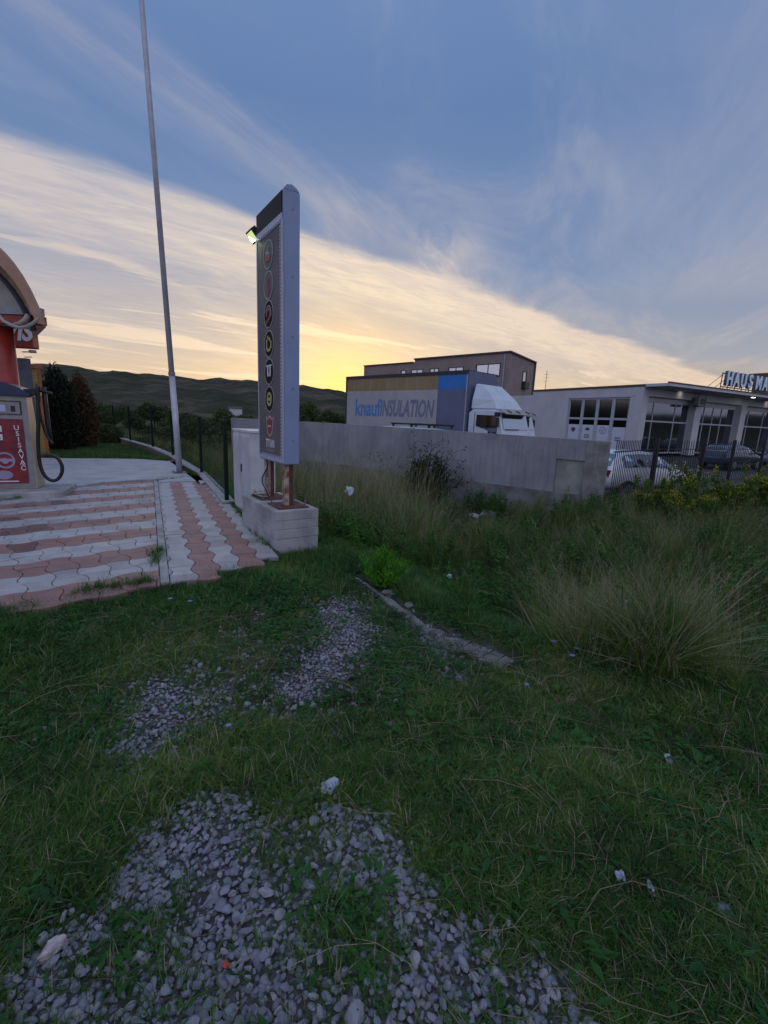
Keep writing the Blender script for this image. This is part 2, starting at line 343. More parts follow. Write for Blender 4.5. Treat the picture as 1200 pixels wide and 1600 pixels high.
M['bright'] = foliage_mat('bright_shrub_leaves', [(.2, (.06, .20, .012)), (.6, (.12, .36, .02)), (1, (.20, .46, .04))], posvar=6)
M['thorn'] = foliage_mat('thorn_leaves', [(.2, (.010, .018, .008)), (.6, (.022, .032, .014)), (1, (.05, .055, .03))], posvar=3)
M['yellow'] = foliage_mat('yellow_flowers', [(.2, (.34, .30, .02)), (.6, (.55, .46, .03)), (1, (.65, .54, .06))], posvar=5)
M['yleaf'] = foliage_mat('flower_bush_leaves', [(.2, (.05, .10, .018)), (.6, (.11, .18, .03)), (1, (.19, .24, .04))], posvar=3)
M['cyp'] = foliage_mat('cypress_dark', [(.2, (.006, .010, .006)), (.6, (.014, .020, .009)), (1, (.028, .032, .014))], posvar=2, transl=.1)
M['cypb'] = foliage_mat('cypress_brown', [(.2, (.055, .036, .018)), (.6, (.12, .070, .034)), (1, (.19, .12, .055))], posvar=3, transl=.15)
M['bush'] = foliage_mat('roadside_bush_leaves', [(.2, (.035, .055, .016)), (.55, (.075, .10, .03)), (1, (.13, .15, .05))], posvar=.35, transl=.2)
M['trash_leaf'] = mat('pale_leaf', (.60, .62, .60), .6, var=.1)
def glass(name, tint, alpha=.5, rough=.06):
    mt = bpy.data.materials.new(name); mt.use_nodes = True; t = NT(mt.node_tree); mt.node_tree.nodes.remove(mt.node_tree.nodes['Principled BSDF'])
    tr = t.n('ShaderNodeBsdfTransparent'); tr.inputs[0].default_value = (*tint, 1); gl = t.n('ShaderNodeBsdfGlossy'); gl.inputs['Roughness'].default_value = rough; gl.inputs[0].default_value = (.85, .9, 1, 1)
    fr = t.n('ShaderNodeFresnel'); fr.inputs[0].default_value = 1.5
    mx = t.n('ShaderNodeMixShader'); t.l(t.m('ADD', fr.outputs[0], 1-alpha, clamp=True), mx.inputs[0]); t.l(tr.outputs[0], mx.inputs[1]); t.l(gl.outputs[0], mx.inputs[2])
    o = [x for x in mt.node_tree.nodes if x.type == 'OUTPUT_MATERIAL'][0]; t.l(mx.outputs[0], o.inputs[0]); return mt
M['glass'] = glass('shop_glass', (.45, .55, .65), .86)
M['car_glass'] = glass('car_glass', (.10, .14, .18), .75)
M['pane'] = glass('window_pane', (.25, .28, .35), .45, .1)
M['pane_dark'] = glass('dark_window_pane', (.12, .16, .2), .97, .08)
# stones
mt = bpy.data.materials.new('gravel_stone'); mt.use_nodes = True; t = NT(mt.node_tree); b = mt.node_tree.nodes['Principled BSDF']
oi = t.n('ShaderNodeObjectInfo'); tcn = t.n('ShaderNodeTexCoord')
c = t.ramp(oi.outputs['Random'], [(0, (.20, .205, .25)), (.45, (.29, .29, .345)), (.8, (.375, .37, .41)), (.93, (.42, .36, .34)), (1, (.50, .48, .48))])
c = t.mix(t.ss(t.noise(tcn.outputs['Object'], 45, 6, .7), .35, .7), c, (.19, .19, .22)); t.l(t.mix(.35, c, t.ramp(oi.outputs['Random'], [(0, (.235, .24, .29)), (1, (.40, .39, .435))])), b.inputs['Base Color'])
b.inputs['Roughness'].default_value = .8; bn = t.n('ShaderNodeBump'); bn.inputs['Strength'].default_value = .5; bn.inputs['Distance'].default_value = .003
t.l(t.noise(tcn.outputs['Object'], 160, 5, .7), bn.inputs['Height']); t.l(bn.outputs[0], b.inputs['Normal']); M['stone'] = mt
# soil / ground
mt = bpy.data.materials.new('soil_and_turf'); mt.use_nodes = True; t = NT(mt.node_tree); b = mt.node_tree.nodes['Principled BSDF']; ge = t.n('ShaderNodeNewGeometry')
p = ge.outputs['Position']; n1 = t.noise(p, 1.3, 6, .6); n2 = t.noise(p, 22, 6, .7); n3 = t.noise(p, .05, 5, .6)
c = t.mix(t.ss(n1, .42, .6), (.045, .055, .028), (.11, .095, .07)); c = t.mix(t.ss(n2, .4, .65), c, (.075, .070, .050))
far = t.ss(t.m('ABSOLUTE', t.n('ShaderNodeSeparateXYZ').outputs[0]), 1e9, 2e9)
sp = t.n('ShaderNodeSeparateXYZ'); t.l(p, sp.inputs[0]); far = t.ss(sp.outputs[1], 18, 45)
c = t.mix(far, c, t.ramp(n3, [(.35, (.03, .045, .015)), (.65, (.09, .085, .04))])); t.l(c, b.inputs['Base Color']); b.inputs['Roughness'].default_value = .95; b.inputs['Specular IOR Level'].default_value = .1
bn = t.n('ShaderNodeBump'); bn.inputs['Strength'].default_value = .8; bn.inputs['Distance'].default_value = .02; t.l(n2, bn.inputs['Height']); t.l(bn.outputs[0], b.inputs['Normal']); M['soil'] = mt
M['asphalt'] = mat('asphalt', (.075, .075, .085), .85, var=.2, vsc=.6, bump=.3, bsc=60)
mt = bpy.data.materials.new('hill_scrub'); mt.use_nodes = True; t = NT(mt.node_tree); b = mt.node_tree.nodes['Principled BSDF']; ge = t.n('ShaderNodeNewGeometry')
p = ge.outputs['Position']; n1 = t.noise(p, .006, 7, .65, .5); n2 = t.noise(p, .035, 6, .7)
c = t.ramp(t.m('ADD', t.m('MULTIPLY', n1, .6), t.m('MULTIPLY', n2, .4)), [(.38, (.042, .050, .030)), (.5, (.072, .070, .048)), (.6, (.16, .12, .095)), (.72, (.22, .17, .13))])
t.l(c, b.inputs['Base Color']); b.inputs['Roughness'].default_value = 1; b.inputs['Specular IOR Level'].default_value = 0
bn = t.n('ShaderNodeBump'); bn.inputs['Strength'].default_value = 1; bn.inputs['Distance'].default_value = 6; t.l(n2, bn.inputs['Height']); t.l(bn.outputs[0], b.inputs['Normal']); M['hill'] = mt
# ------------------------------------------------------------------ terrain
A34 = hd(-34); B34 = Vector((A34.y, -A34.x, 0)); N0 = Vector((-1.25, 5.15, 0))
W0 = Vector((4.57, 9.54, 0)); WD = hd(-51.3); WN = Vector((-WD.y, WD.x, 0)); WN = -WN if WN.y < 0 else WN      # wall line, normal to the far side
F0 = Vector((4.75, 9.62, 0)); FPOSTS = [Vector((7.0, 11.97, 0)), Vector((9.15, 13.32, 0)), Vector((10.75, 14.32, 0)), Vector((12.65, 15.52, 0)), Vector((15.1, 17.1, 0))]
LOWW = [Vector(p+(0,)) for p in ((-2.70, 7.75), (-3.32, 8.95), (-4.587, 11.30), (-6.794, 14.525), (-8.291, 16.247), (-10.411, 18.642), (-12.376, 20.88), (-16.5, 25.0))]
LOWZ = [.05, .05, .06, .15, .25, .28, .3, .3]
EDGE = np.array([(-30, 42), (-16.4, 25.1), (-12.3, 21), (-8.2, 16.3), (-4.5, 11.35), (-2.5, 7.75), (-.75, 5.65), (-.25, 4.65), (.38, 3.6), (1.0, 3.0), (2.2, 2.35), (4.2, 1.6), (8, .3), (20, -4)], float)
def sd_edge(x, y):
    best = np.full(np.shape(x), 1e9); sg = np.ones(np.shape(x))
    for (x0, y0), (x1, y1) in zip(EDGE[:-1], EDGE[1:]):
        dx, dy = x1-x0, y1-y0; t = np.clip(((x-x0)*dx+(y-y0)*dy)/(dx*dx+dy*dy), 0, 1)
        d = np.hypot(x-x0-t*dx, y-y0-t*dy); s = np.sign(-(dx*(y-y0)-dy*(x-x0))); s = np.where(s == 0, 1, s)
        m = d < best; best = np.where(m, d, best); sg = np.where(m, s, sg)
    return -best*sg            # positive = on the ditch / far side
_c = [(RNG.uniform(-1, 1, 2)*k, RNG.uniform(0, 6.28), a) for k, a in ((.8, .03), (1.5, .022), (3, .014), (3.5, .012), (7, .006), (8, .006), (11, .004))]
def hnoise(x, y):
    z = 0
    for (kx, ky), ph, a in _c: z = z+a*np.sin(kx*x*1.7+ky*y*1.7+ph)
    return z
def smooth(t): t = np.clip(t, 0, 1); return t*t*(3-2*t)
def ground(x, y):
    x = np.asarray(x, float); y = np.asarray(y, float)
    s = sd_edge(x, y)
    D = .56-.34*smooth((x-2.2)/2.2)
    z = -.06-D*smooth(s/1.7)
    q1 = (x-W0.x)*WN.x+(y-W0.y)*WN.y; fd = (FPOSTS[1]-F0).normalized(); q2 = -(x-F0.x)*fd.y+(y-F0.y)*fd.x
    q = np.minimum(q1, q2); yard = -.56+.54*smooth((q-3)/8)
    z = np.where(q > .1, np.where(q1 > -1, yard, z), z)
    # slab region stays low under the paving
    n = hnoise(x, y)*np.clip(1-np.hypot(x, y)/400, 0.3, 1)
    inpave = smooth((-s-.05)/.4)*smooth((y-(.42*x+4.9))/.25)
    z = z+n*(1-inpave)-.05*inpave*smooth((hnoise(x, y)+1))
    far = smooth((np.hypot(x, y)-60)/200); return z*(1-far)-1.0*far
def axis(lo, hi, f0, f1, st, mid, gr):
    a = list(np.arange(f0, f1, st)); v = f0; s = mid
    L = []; 
    while v > lo: v -= s; s *= gr; L.append(v)
    Rr = []; v = a[-1]; s = mid
    while v < hi: v += s; s *= gr; Rr.append(v)
    return np.array(L[::-1]+a+Rr)
xs = axis(-6000, 6000, -4.0, 6.0, .07, .12, 1.09); ys = axis(-3000, 6000, -1.0, 12.0, .07, .12, 1.09)
gx, gy = np.meshgrid(xs, ys); zz = ground(gx, gy); nx_, ny_ = len(xs), len(ys)
def grid_mesh(name, gx, gy, gz_, mt):
    ny, nx = gx.shape; me = bpy.data.meshes.new(name); co = np.stack([gx, gy, gz_], -1).reshape(-1, 3)
    i = np.arange(nx*ny).reshape(ny, nx); f = np.stack([i[:-1, :-1], i[:-1, 1:], i[1:, 1:], i[1:, :-1]], -1).reshape(-1, 4)
    me.vertices.add(len(co)); me.vertices.foreach_set('co', co.ravel()); me.loops.add(f.size); me.loops.foreach_set('vertex_index', f.ravel().astype(np.int32))
    me.polygons.add(len(f)); me.polygons.foreach_set('loop_start', np.arange(0, f.size, 4, dtype=np.int32)); me.polygons.foreach_set('loop_total', np.full(len(f), 4, np.int32))
    me.update(calc_edges=True); me.polygons.foreach_set('use_smooth', [True]*len(f)); me.materials.append(mt); return me
tag(link('ground', grid_mesh('ground', gx, gy, zz, M['soil'])), kind='structure')
# yard asphalt sheet behind the wall and fence
yx, yy = np.meshgrid(np.arange(-4, 60, 1.0), np.arange(0, 60, 1.0))
O = W0+WN*.35
fd = (FPOSTS[1]-F0).normalized()
wl = [O+WD*11+WN*0, O, F0+Vector((-fd.y, fd.x, 0))*.35+fd*.2, F0+fd*60+Vector((-fd.y, fd.x, 0))*.35]
wl = [O+WD*9.5, O+WD*4, W0+WN*.35+WD*.2, F0+Vector((-fd.y, fd.x, 0))*.35+fd*1.5, F0+fd*12+Vector((-fd.y, fd.x, 0))*.35, F0+fd*45+Vector((-fd.y, fd.x, 0))*.35]
far_e = [Vector((-14, 62, 0)), Vector((0, 75, 0)), Vector((15, 75, 0)), Vector((30, 72, 0)), Vector((45, 68, 0)), Vector((70, 60, 0))]
rows = []
for t_ in np.concatenate([np.linspace(0, .25, 26), np.linspace(.28, 1, 14)]): rows.append([wl[i].lerp(far_e[i], t_) for i in range(6)])
gx = np.array([[v.x for v in r] for r in rows]); gy = np.array([[v.y for v in r] for r in rows])
def dens(a):
    o = []
    for k in range(a.shape[1]-1):
        for u in np.linspace(0, 1, 8, endpoint=False): o.append(a[:, k]*(1-u)+a[:, k+1]*u)
    o.append(a[:, -1]); return np.stack(o, 1)
gx, gy = dens(gx), dens(gy)
tag(link('yard', grid_mesh('yard', gx, gy, ground(gx, gy)+.035, M['asphalt'])), kind='structure')
# ------------------------------------------------------------------ hills
def hill(name, r0, azs, els, depth, jit):
    ys_ = np.linspace(0, 1, 26); n = 340; az = np.linspace(azs[0], azs[-1], n); el = np.interp(az, azs, els)
    nz = sum(np.sin(az*k+ph)*a for k, ph, a in ((.7, 1, .09), (1.9, 2, .05), (4.1, .5, .03), (9.3, 3, .02)))
    rr = np.random.default_rng(3); nz = nz+rr.normal(0, jit, n)
    GX = []; GY = []; GZ = []
    for t_ in ys_:
        r = r0+depth*t_; H_ = (r0+depth)*np.tan(np.radians(np.maximum(el+nz, .05)))+EYE
        prof = t_**.8*(1+.05*np.sin(az*1.3+t_*9)); prof = np.minimum(prof, 1) if t_ < 1 else np.ones(n)
        GX.append(r*np.sin(np.radians(az))); GY.append(r*np.cos(np.radians(az))); GZ.append(H_*prof-3*(1-t_))
    GX.append(GX[-1]*1.2); GY.append(GY[-1]*1.2); GZ.append(GZ[-1]*0-5)
    return tag(link(name, grid_mesh(name, np.array(GX), np.array(GY), np.array(GZ), M['hill'])), kind='structure')
hill('hills', 700, [-100, -60, -45, -36, -29, -25, -20, -15, -10.6, -7, -5, 0, 10, 30, 60, 100], [2.2, 2.8, 3.4, 3.85, 3.75, 3.55, 3.72, 3.62, 3.45, 3.15, 2.95, 2.6, 2.4, 2.2, 2.0, 1.5], 900, .018)
hill('near_hill', 240, [-16, -10, -6, -3, 2, 10], [.05, 1.5, 2.1, 2.3, 2.2, .05], 240, .02)
# ------------------------------------------------------------------ paving
K1 = Vector((-1.965, 3.92, 0)); KA = hd(-27.2); KB = Vector((KA.y, -KA.x, 0))     # kerb strip axis
def clip(poly, A, nrm):
    out = []; n = len(poly)
    for i in range(n):
        p, q_ = poly[i], poly[(i+1) % n]; dp = (p-A).dot(nrm); dq = (q_-A).dot(nrm)
        if dp >= 0: out.append(p)
        if (dp >= 0) != (dq >= 0): out.append(p.lerp(q_, dp/(dp-dq)))
    return out
def front_edge(P):      # > 0 where the paving is not yet overgrown
    u = (P-K1).dot(KB); v = (P-K1).dot(KA)
    e = np.interp(u, [-3, -1.137, -.63, 0, .47, .9, 1.3], [-.6, -.16, .07, .05, .2, .42, .75]); return v-e+.03*sin(u*9)
def slab_edge(P):       # > 0 before the concrete slab
    u = (P-K1).dot(KB); v = (P-K1).dot(KA)
    e = np.interp(u, [-6, -2.4, -2.2, -1.73, -.99, -.1, .0, 1.4], [4.6, 4.6, 5.0, 5.70, 6.60, 6.90, 6.55, 6.55]); return e-v
paving = MB()
pp = [K1+KB*u+KA*v for u, v in ((-7.5, -1.2), (-1.1, -.25), (.5, .1), (1.22, .6), (1.22, 6.7), (0, 7.1), (-2.5, 6.4), (-7.5, 6.0))]
paving.prism([(p.x, p.y) for p in pp], -.09, -.018)
pav = tag(paving.build('paving', M['joint']), kind='structure')
PW = .225; cells = []
def cell_outline(i, j, par, org, ea, eb, amp=.030):
    s = 1 if par else -1; P = []
    K = 5
    def pt(u, v): return org+ea*((i+u)*PW)+eb*((j+v)*PW)
    for k in range(K): P.append(pt(k/K, -(-s)*-1*amp/PW*sin(pi*k/K)*1.0*(1) if False else (s*amp/PW*sin(pi*k/K))))
    for k in range(K): P.append(pt(1+s*amp/PW*sin(pi*k/K), k/K))
    for k in range(K): P.append(pt(1-k/K, 1-s*amp/PW*sin(pi*k/K)))
    for k in range(K): P.append(pt(-s*amp/PW*sin(pi*k/K), 1-k/K))
    c = sum(P, Vector())/len(P); return [c+(p-c)*.968 for p in P], c
RB = hd(47.5); RC = Vector((-RB.y, RB.x, 0))
orgL = RC*4.672
rr = random.Random(5)
for j in range(-6, 34):
    for i in range(-40, 20):
        P, c = cell_outline(i, j, (i+j) % 2 == 0, orgL, RB, RC)
        u = (c-K1).dot(KB)
        if u > .1 or u < -5.2 or front_edge(c) < -.12 or slab_edge(c) < -.12 or c.y < 2: continue
        red = (floor(j/2) % 2 == 1)
        P2 = clip(P, K1-KB*.045, -KB); clipped = len(P2) != len(P) or any((a-b_).length > 1e-6 for a, b_ in zip(P, P2))
        sl_ = slab_edge(c)
        if sl_ < .2 or front_edge(c) < .0: clipped = True
        if len(P2) < 3: continue
        cells.append((c, P2, 'r' if red else 'w', True))
for i in range(-1, 6):
    for j in range(-2, 31):
        P, c = cell_outline(i, j, (i+j) % 2 == 0, K1+KB*.045, KB, KA)
        if front_edge(c) < -.12 or slab_edge(c) < -.02: continue
        P2 = clip(P, K1+KB*.045, KB); P2 = clip(P2, K1+KB*1.15, -KB) if len(P2) > 2 else P2
        if len(P2) < 3: continue
        colr = {0: 'w', 1: 'r', 2: 'w', 3: 'r'}.get(i, 'g' if i < 0 else 'w')
        if i == 4 and j < 6: colr = 'g'
        cells.append((c, P2, colr, True))
cells.sort(key=lambda t: t[0].length)
def paver_geo(mb, P, c, zt, mi=0, org=Vector()):
    n = len(P); ins = [p+(c-p).normalized()*.006 for p in P]
    vs = [Vector((p.x, p.y, zt-.05))-org for p in P]+[Vector((p.x, p.y, zt-.004))-org for p in P]+[Vector((p.x, p.y, zt))-org for p in ins]
    mb.add(vs, [tuple(range(2*n, 3*n))]+[(i, (i+1) % n, n+(i+1) % n, n+i) for i in range(n)]+[(n+i, n+(i+1) % n, 2*n+(i+1) % n, 2*n+i) for i in range(n)], mi)
mats4 = [M['paver_w'], M['paver_r'], M['paver_g'], M['paver_d']]
restp = MB()
for k, (c, P, cl_, cp) in enumerate(cells):
    zt = rr.uniform(-.004, .0035)+.001
    mi = {'w': 0, 'r': 1, 'g': 2}[cl_]
    if mi == 1 and (c-K1).dot(KB) < -1.2 and rr.random() < .35: mi = 3
    if mi == 0 and rr.random() < .06: mi = 2
    if k < 298:
        mb = MB(); org = Vector((c.x, c.y, 0)); paver_geo(mb, P, c, zt, 0, org)
        me = mb.mesh('paver', mats4[mi]); o = link('paver', me, pav, org)
    else: paver_geo(restp, P, c, zt, mi)
tag(restp.build('far_pavers', mats4, pav), kind='stuff')
# kerb strip between the two laying patterns: short bevelled kerb stones
ks = 0
v = .0
while v < 6.5:
    L_ = .98; c = K1+KA*(v+L_/2+.02); mb = MB(); mb.box(c+Vector((0, 0, -.02)), .037, L_/2-.004, .03, KB); o = mb.build('kerb_stone', M['concrete'], pav, bevel=.004); v += L_
# concrete slab, its front kerb
fe = []
for u, v in ((-7.5, 4.9), (-2.75, 4.9), (-2.3, 5.2), (-1.73, 5.75), (-.99, 6.68), (-.3, 6.93), (.05, 6.95), (.05, 6.58), (1.2, 6.58)):
    fe.append(K1+KB*u+KA*v)
bk = [LOWW[1]+B34*-.12+A34*1.0, LOWW[2]-B34*.14, LOWW[3]-B34*.16, Vector((-6.45, 13.9, 0)), Vector((-7.8, 14.15, 0)), Vector((-9.9, 13.4, 0)), Vector((-16, 12, 0)), Vector((-16, 6, 0))]
tag(MB().prism([(p.x, p.y) for p in fe+bk], -.09, .022).build('concrete_slab', M['slab'], bevel=.006), kind='structure')
mb = MB()
for p, q_ in zip(fe[1:6], fe[2:7]):
    d = (q_-p).normalized(); mb.box((p+q_)/2+Vector((0, 0, -.02))-Vector((-d.y, d.x, 0))*.03, (q_-p).length/2+.002, .03, .048, d)
tag(mb.build('slab_kerb', M['concrete'], bevel=.005), kind='structure')
# lawn behind the slab
lw = [Vector((-6.5, 13.95, 0)), Vector((-7.2, 15.2, 0)), Vector((-9, 17.2, 0)), Vector((-12, 20.3, 0)), Vector((-16, 24, 0)), Vector((-22, 20, 0)), Vector((-16, 12.3, 0)), Vector((-9.9, 13.6, 0)), Vector((-7.8, 14.35, 0))]
tag(MB().prism([(p.x, p.y) for p in lw], -.1, -.002).build('lawn_bed', M['soil']), kind='structure')
# ------------------------------------------------------------------ low retaining wall and green mesh fence
lwt = thing('low_wall', 'low brown plastered retaining wall with pale coping under the green mesh fence', 'wall', LOWW[2])
base, cop = MB(), MB()
for i in range(len(LOWW)-1):
    p, q_ = LOWW[i], LOWW[i+1]; d = (q_-p).normalized(); s_ = Vector((-d.y, d.x, 0))
    for mb, h0, off, z_lo in ((base, -.035, .09, -.7), (cop, 0, .105, None)):
        P = [p-s_*off, p+s_*off, q_+s_*off, q_-s_*off]; z0, z1 = LOWZ[i], LOWZ[i+1]
        zs = [z0, z0, z1, z1]
        lo = [Vector((a.x, a.y, (z_lo if z_lo is not None else z-.034))) for a, z in zip(P, zs)]; hi = [Vector((a.x, a.y, z+h0)) for a, z in zip(P, zs)]
        mb.add(lo+hi, [(3, 2, 1, 0), (4, 5, 6, 7), (0, 1, 5, 4), (1, 2, 6, 5), (2, 3, 7, 6), (3, 0, 4, 7)])
base.build('wall_body', M['plaster'], lwt); cop.build('coping', M['coping'], lwt)
gf = thing('mesh_fence', 'dark green welded mesh fence on the low wall behind the flagpole', 'fence', LOWW[2])
fp = []
for i in range(len(LOWW)-1):
    p, q_ = LOWW[i], LOWW[i+1]; fp.append((p, LOWZ[i]))
fp = [(LOWW[0]+A34*.1, LOWZ[0])]+[(LOWW[i], LOWZ[i]) for i in range(2, 8)]
for p, z in fp:
    MB().box(p+Vector((0, 0, z+.66)), .03, .03, .70, A34).build('post', M['green_steel'], gf)
for (p, z0), (q_, z1) in zip(fp[:-1], fp[1:]):
    L_ = (q_-p).length; mbh = MB(); mbv = MB()
    for k in range(8):
        h = .06+k*.185; a_ = p+Vector((0, 0, z0+h)); b_ = q_+Vector((0, 0, z1+h)); mbh.bar(a_, b_, .003 if k % 2 else .0045, 4)
    n = int(L_/.055)
    for k in range(1, n):
        t_ = k/n; a_ = p.lerp(q_, t_)+Vector((0, 0, z0*(1-t_)+z1*t_)); mbv.bar(a_+Vector((0, 0, .05)), a_+Vector((0, 0, 1.38)), .0011, 3, cap=False)
    tag(mbh.build('horizontal_wires', M['green_steel'], gf)); tag(mbv.build('vertical_wires', M['green_steel'], gf), kind='stuff')
# ------------------------------------------------------------------ flagpole
pb = gz(281, 740)
fpz = thing('flagpole', 'tall slim pale grey metal flagpole standing at the slab edge by the fence', 'flagpole', pb)
tilt = Vector((-.030, -.003, 0))
MB().bar(pb, pb+Vector((0, 0, 2.4))+tilt*2.4, .075, 12, .068).build('lower_tube', M['pole'], fpz, smooth=True)
MB().bar(pb+Vector((0, 0, 2.395))+tilt*2.395, pb+Vector((0, 0, 14.5))+tilt*14.5, .064, 12, .045).build('upper_tube', M['pole'], fpz, smooth=True)
MB().bar(pb+Vector((0, 0, 2.36))+tilt*2.36, pb+Vector((0, 0, 2.44))+tilt*2.44, .078, 12).build('collar', M['bolt'], fpz)
mb = MB(); mb.box(pb+Vector((0, 0, .03)), .16, .16, .009, A34); mb.build('base_plate', M['bolt'], fpz)
for sx_, sy_ in ((1, 1), (1, -1), (-1, 1), (-1, -1)):
    MB().bar(pb+A34*.12*sx_+B34*.12*sy_+Vector((0, 0, .03)), pb+A34*.12*sx_+B34*.12*sy_+Vector((0, 0, .07)), .012, 6).build('bolt', M['bolt'], fpz)
# ------------------------------------------------------------------ plinth, posts, sign
def blk(s, o, z): return N0+A34*s+B34*o+Vector((0, 0, z))
pl = thing('concrete_plinth', 'rectangular board-marked concrete plinth under the tall sign', 'plinth', blk(.65, .27, 0))
mb = MB()
for k in range(4):     # board-formed lifts, each a hair proud or recessed
    z0, z1 = -.45 if k == 0 else k*.11, (k+1)*.11+(.005 if k == 3 else 0)
    e = (.0, .004, .001, .003)[k]; mb.box(blk(.65, .27, (z0+z1)/2), .27+e, .65+e, (z1-z0)/2-.0006, B34)
mb.build('concrete_block', M['concrete'], pl, bevel=.006)
for s_ in (.30, .95):
    mb = MB(); mb.box(blk(s_, .27, .452), .19, .21, .007, B34); mb.build('base_plate', M['rust'], pl)
    for i in (-1, 1):
        for j in (-1, 1):
            MB().bar(blk(s_+.17*i, .27+.15*j, .452), blk(s_+.17*i, .27+.15*j, .535), .009, 6).build('anchor_bolt', M['bolt'], pl)
sg = thing('pylon_sign', 'tall narrow grey pylon sign with a column of round emblems, standing on two rusty posts', 'sign', blk(.6, .27, .445))
O0, O1, S0, S1, ZB, ZT = .175, .365, .17, 1.05, .965, 3.90
for s_ in (.30, .95):
    mb = MB(); mb.box(blk(s_, .27+.022, (.459+ZB)/2), .026, .045, (ZB-.459)/2, B34); mb.build('post', M['rust'], sg)
    mb = MB(); mb.box(blk(s_, .27-.030, (.459+ZB)/2), .026, .045, (ZB-.459)/2-.002, B34); mb.build('post', M['rust_paint'], sg)
# body
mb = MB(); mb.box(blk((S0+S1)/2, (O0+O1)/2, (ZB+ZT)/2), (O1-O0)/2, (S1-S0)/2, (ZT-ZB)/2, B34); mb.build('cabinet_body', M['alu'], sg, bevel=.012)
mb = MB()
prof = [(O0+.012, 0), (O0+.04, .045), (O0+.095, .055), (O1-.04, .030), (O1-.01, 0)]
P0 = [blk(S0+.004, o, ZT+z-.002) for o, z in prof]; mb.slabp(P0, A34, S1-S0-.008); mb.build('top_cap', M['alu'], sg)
def facept(s_, z, pr): return blk(s_, O0-pr, z)
def fpanel(name, s0, s1, z0, z1, d0, d1, mt_, parent=sg):
    mb = MB(); mb.box(blk((s0+s1)/2, O0-(d0+d1)/2, (z0+z1)/2), (d1-d0)/2, (s1-s0)/2, (z1-z0)/2, B34); return mb.build(name, mt_, parent)
fpanel('header_display', S0+.035, S1-.02, 3.672, 3.885, .001, .010, M['black_gloss'])
fpanel('divider_rail', S0+.03, S1-.02, 3.605, 3.67, .001, .012, M['alu_trim'])
fpanel('sign_face', S0+.065, S1-.035, 1.045, 3.585, .001, .006, M['face'])
fpanel('edge_trim', S0+.004, S0+.060, .985, 3.60, .001, .012, M['alu_trim'])
fpanel('edge_trim', S1-.030, S1-.004, .985, 3.60, .001, .012, M['alu_trim'])
fpanel('bottom_trim', S0+.062, S1-.032, .985, 1.035, .001, .012, M['alu_trim'])
# scalloped retaining clips round the face
clipm = None
mbc = MB(); mbc.box((0, 0, 0), .006, .011, .013, B34)
clipme = mbc.mesh('retaining_clip', M['alu_trim'])
nclip = 0
for k in range(64):
    z = 1.06+k*(3.58-1.06)/64
    for s_ in (S0+.071,): link('retaining_clip', clipme, sg, facept(s_, z, .010))
for k in range(12):
    s_ = S0+.09+k*(S1-S0-.16)/12
    link('retaining_clip', clipme, sg, facept(s_, 3.588, .012)); link('retaining_clip', clipme, sg, facept(s_, 1.046, .012))
# screws on the end panel
for z in (3.72, 3.05, 2.42, 1.85, 1.25):
    p = blk(S0, (O0+O1)/2+.01, z); MB().bar(p, p-A34*.006, .009, 8).build('screw', M['bolt'], sg)
# emblems
SC = .630
def disc(name, r, d0, d1, z, mt_, s=SC, n=28, parent=sg, sq=1):
    P = [facept(s+r*sq*cos(2*pi*k/n), z+r*sin(2*pi*k/n), d0) for k in range(n)]; return MB().slabp(P, -B34, d1-d0).build(name, mt_, parent)
def ringm(name, r0, r1, d0, d1, z, mt_, s=SC, n=28, a0=0, a1=2*pi, parent=sg, sq=1):
    mb = MB(); A_ = [a0+(a1-a0)*k/n for k in range(n+1)]
    vs = []; 
    for a_ in A_:
        for r, d in ((r0, d0), (r1, d0), (r1, d1), (r0, d1)): vs.append(facept(s+r*sq*cos(a_), z+r*sin(a_), d))
    fs = []
    for k in range(n): fs += [(4*k+i, 4*k+(i+1) % 4, 4*k+4+(i+1) % 4, 4*k+4+i) for i in range(4)]
    mb.add(vs, fs); return mb.build(name, mt_, parent)
def polym(name, pts, z, mt_, d0=.012, d1=.016, s=SC, parent=sg):
    return MB().slabp([facept(s-x, z+y, d0) for x, y in pts], -B34, d1-d0).build(name, mt_, parent)
CZ = [3.36, 3.03, 2.71, 2.375, 2.055, 1.73]
